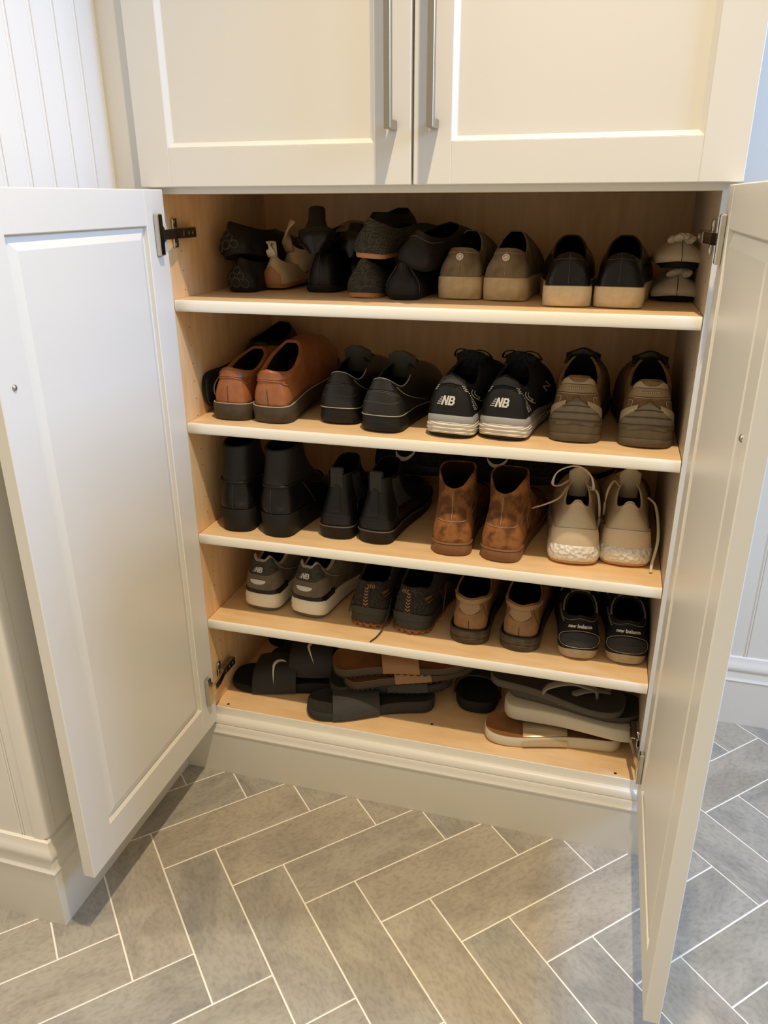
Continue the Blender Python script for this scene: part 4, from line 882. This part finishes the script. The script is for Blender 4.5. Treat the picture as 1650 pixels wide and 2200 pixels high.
# navy boat mocs
NVY = mat('black_nubuck', (.014, .014, .017), .85, ('noise', 400, .4, .001), spec=.3); NVP = mat('woven_heel_patch', (.035, .035, .036), .85, ('cell', 450, .6, .001)); MSO = rubber('grey_cream_sole', (.46, .39, .28), .5, (.36, .29, .19)); LAC2 = mat('taupe_leather_lace', (.21, .18, .14), .6)
for i, (x, y, yw, sd) in enumerate(((.7185, .045, 4, -1), (.801, .050, 1, 1))):
    s = Shoe('boat_moccasin', 'black moccasin with white lettering above an oval heel patch, %s of the pair' % ('left' if i == 0 else 'right'), 'black boat moccasins', (x, y, z), yw, side=sd, L=.28, hh=.036, hb=.047, hs=.020, ts=.014, sq=.95, spring=.010, hroll=.008, inset=-.001, yh=.028, yt=.112, wo=.0300,
             zT=[(0, .078), (.2, .072), (.45, .066), (.78, .078), (1, .084)], toeh=.046, pad=.005, ob=[(0, .003), (1, .003)], k=[(0, .7), (.3, .5), (.5, .4), (1, .45)], d=[(0, .4), (.5, .3), (.8, .18), (1, .04)])
    s.sole(SR, [(0, -.005), (.2, -.001), (1, .001)], MSO); s.upper(NVY, LINB)
    s.panel('heel_patch', -.085, .085, lambda a: .36-.28*sin(pi*a)**.6, lambda a: .36+.22*sin(pi*a)**.6, .0016, NVP, 26)
    c = [(.088*sin(t), .35-.28*cos(t)) for t in [2*pi*j/16 for j in range(17)]]
    s.seams([c], THREAD, .0006, .0018); s.seams([[(-.08, .34), (0, .31), (.08, .34)]], THRB, .0006, .002)
    s.seams([[(-.25, .86), (-.15, .88), (-.06, .93), (0, .95), (.06, .93), (.15, .88), (.25, .86)]], THREAD, .0006, .001, 'collar_stitching', True)
    s.text('new balance', .0098, 0, .76, MARK, 0, .00035, .0012)
    g = G(); g.tube([s.S((a-14)/56, .80-.25*(1-abs(a-14)/14.)**1 if False else .82, off=.0012) for a in range(7)], .0014, 6, .5); g.obj('lace', LAC2, s.root, smooth=True)
    g = G(); g.tube([s.S(-(a+7)/56, .80, off=.0012) for a in range(10)], .0016, 6, .6); g.obj('lace', LAC2, s.root, smooth=True)
    s.laces(LAC2, 4, .99, .8, .07, .0028, True, seed=i)
    for sg in (-1, 1):
        g = G(); g.tube([s.T(.5+sg*(.10+.03*k), .0, .004+.001*(k % 2)) for k in range(7)], .0017, 6, .6); g.obj('lace', LAC2, s.root, smooth=True)
# =================================================================== BOTTOM SHELF
z = Z0
SB = rubber('black_foam_slide', (.013, .012, .011), .8, None, ('cell', 260, .3, .001)); SBS = mat('black_strap', (.018, .016, .015), .7, ('noise', 300, .3, .001))
s = sandal('pool_slide', 'black slide with white swoosh lying lowest at the left end of the cabinet floor', 'black slides at the left end', (.268, .135, z), (0, 0, R(97)), m=SB, L=.27, side=1)
strap(s, .46, .80, .056, SBS, logo=swoosh(.058), lpos=.30, lrot=R(150))
s = sandal('pool_slide', 'black slide with white swoosh lying on top of another black slide', 'black slides at the left end', (.335, .175, z+.030), (0, 0, R(100)), m=SB, L=.27, side=-1)
strap(s, .46, .80, .056, SBS, logo=swoosh(.055), lpos=.34, lrot=R(165))
s = sandal('pool_slide', 'black slide with white swoosh in the dark behind the two left slides', 'black slides at the left end', (.26, .30, z), (R(-2), 0, R(94)), m=SB, L=.26, hs=.03, side=-1)
strap(s, .46, .80, .056, SBS, logo=swoosh(.05), lpos=.32, lrot=R(95))
GRS = rubber('charcoal_slide', (.035, .032, .028), .7, None, ('cell', 300, .3, .001)); GST = mat('charcoal_strap', (.04, .037, .033), .75, ('waveX', 160, .3, .001))
s = sandal('cross_strap_slide', 'charcoal slide lying lowest under the brown flip-flops', 'charcoal slides with crossed straps', (.440, .130, z), (0, 0, R(109)), m=GRS, L=.265, side=1)
strap(s, .44, .74, .036, GST)
s2 = strap(s, .54, .80, .039, GST, th=.003)
s = sandal('cross_strap_slide', 'charcoal slide resting on its mate, beneath the brown flip-flops', 'charcoal slides with crossed straps', (.225, .085, z+.027), (R(2), 0, R(-68)), m=GRS, L=.255, side=-1, hs=.022, tread=True)
strap(s, .46, .78, .034, GST)
FFB = leather('brown_leather_footbed', (.145, .062, .022), .45, (.22, .10, .04), 30); FFS = rubber('olive_brown_sole', (.075, .058, .038), .7); FFT = leather('tan_leather_strap', (.30, .16, .065), .5)
for i in (0, 1):
    s = sandal('leather_flip_flop', 'brown leather flip-flop with tan strap, %s of the stacked two' % ('lower' if i == 0 else 'upper'), 'brown leather flip-flops', (.238+.018*(1-i)-.006*i, .085+.004*i, z+.053+.027*i), (R(4.5), R(9+4*i), R(-66-5*i)), m=FFS, foot=FFB, L=.285, hs=.020, ts=.016, side=-1 if i else 1, tread=True, hh=.037, hb=.050)
    strap(s, .36, .62, .030, FFT, th=.003, wfac=.98)
s = sandal('pool_slide', 'black slide with white swoosh standing alone, toe facing out', 'black slide beside the thong sandals', (.512, .382, z), (0, 0, R(182)), m=SB, L=.27, hb=.046, hs=.03, ts=.026)
strap(s, .46, .78, .056, SBS, logo=swoosh(.06), lpos=.66, lrot=R(160))
WSL = mat('white_slide_sole', (.62, .56, .45), .45, ('noise', 90, .1, .001)); TFB = leather('tan_leather_footbed', (.36, .17, .06), .45, (.28, .12, .04), 30); GOLD = mat('gold_leather_strap', (.55, .42, .26), .28, metal=.35)
s = sandal('platform_slide', 'cream soled slide with tan footbed and gold strap, lowest of the right stack', 'cream and tan slides', (.815, .103, z), (0, 0, R(97)), m=WSL, foot=TFB, L=.262, hs=.026, ts=.022, hh=.036, hb=.043, side=1)
strap(s, .40, .72, .024, GOLD, th=.003)
s = sandal('platform_slide', 'cream soled slide turned sole up under the dark flip-flops', 'cream and tan slides', (.588, .108, z+.066), (0, R(180), R(-92)), m=WSL, foot=TFB, L=.262, hs=.030, ts=.026, hh=.037, hb=.046, side=1)
strap(s, .55, .75, .010, GOLD, th=.001, wfac=.93)
FG = rubber('slate_flip_flop', (.095, .082, .066), .7); FGB = mat('dark_flip_flop_footbed', (.035, .030, .026), .8, ('cell', 350, .4, .001)); THG = mat('grey_thong_strap', (.25, .225, .185), .5); THGB = mat('navy_footbed', (.02, .022, .026), .8)
s = sandal('thong_sandal', 'slate grey flip-flop with pale strap, lower of the two on the cream slides', 'slate grey flip-flops', (.592, .140, z+.068), (R(-1), R(2), R(-98)), m=FG, foot=THGB, L=.255, hs=.016, ts=.013, hh=.037, hb=.047, side=1, dish=.001); thong(s, THG, h=.026, w0=.005, w1=.011)
s = sandal('thong_sandal', 'slate grey flip-flop with pale strap, topmost of the right stack', 'slate grey flip-flops', (.556, .128, z+.096), (R(-2.5), R(3), R(-97)), m=FG, foot=FGB, L=.26, hs=.017, ts=.013, hh=.038, hb=.048, side=-1, dish=.001); thong(s, THG, h=.026, w0=.005, w1=.011)
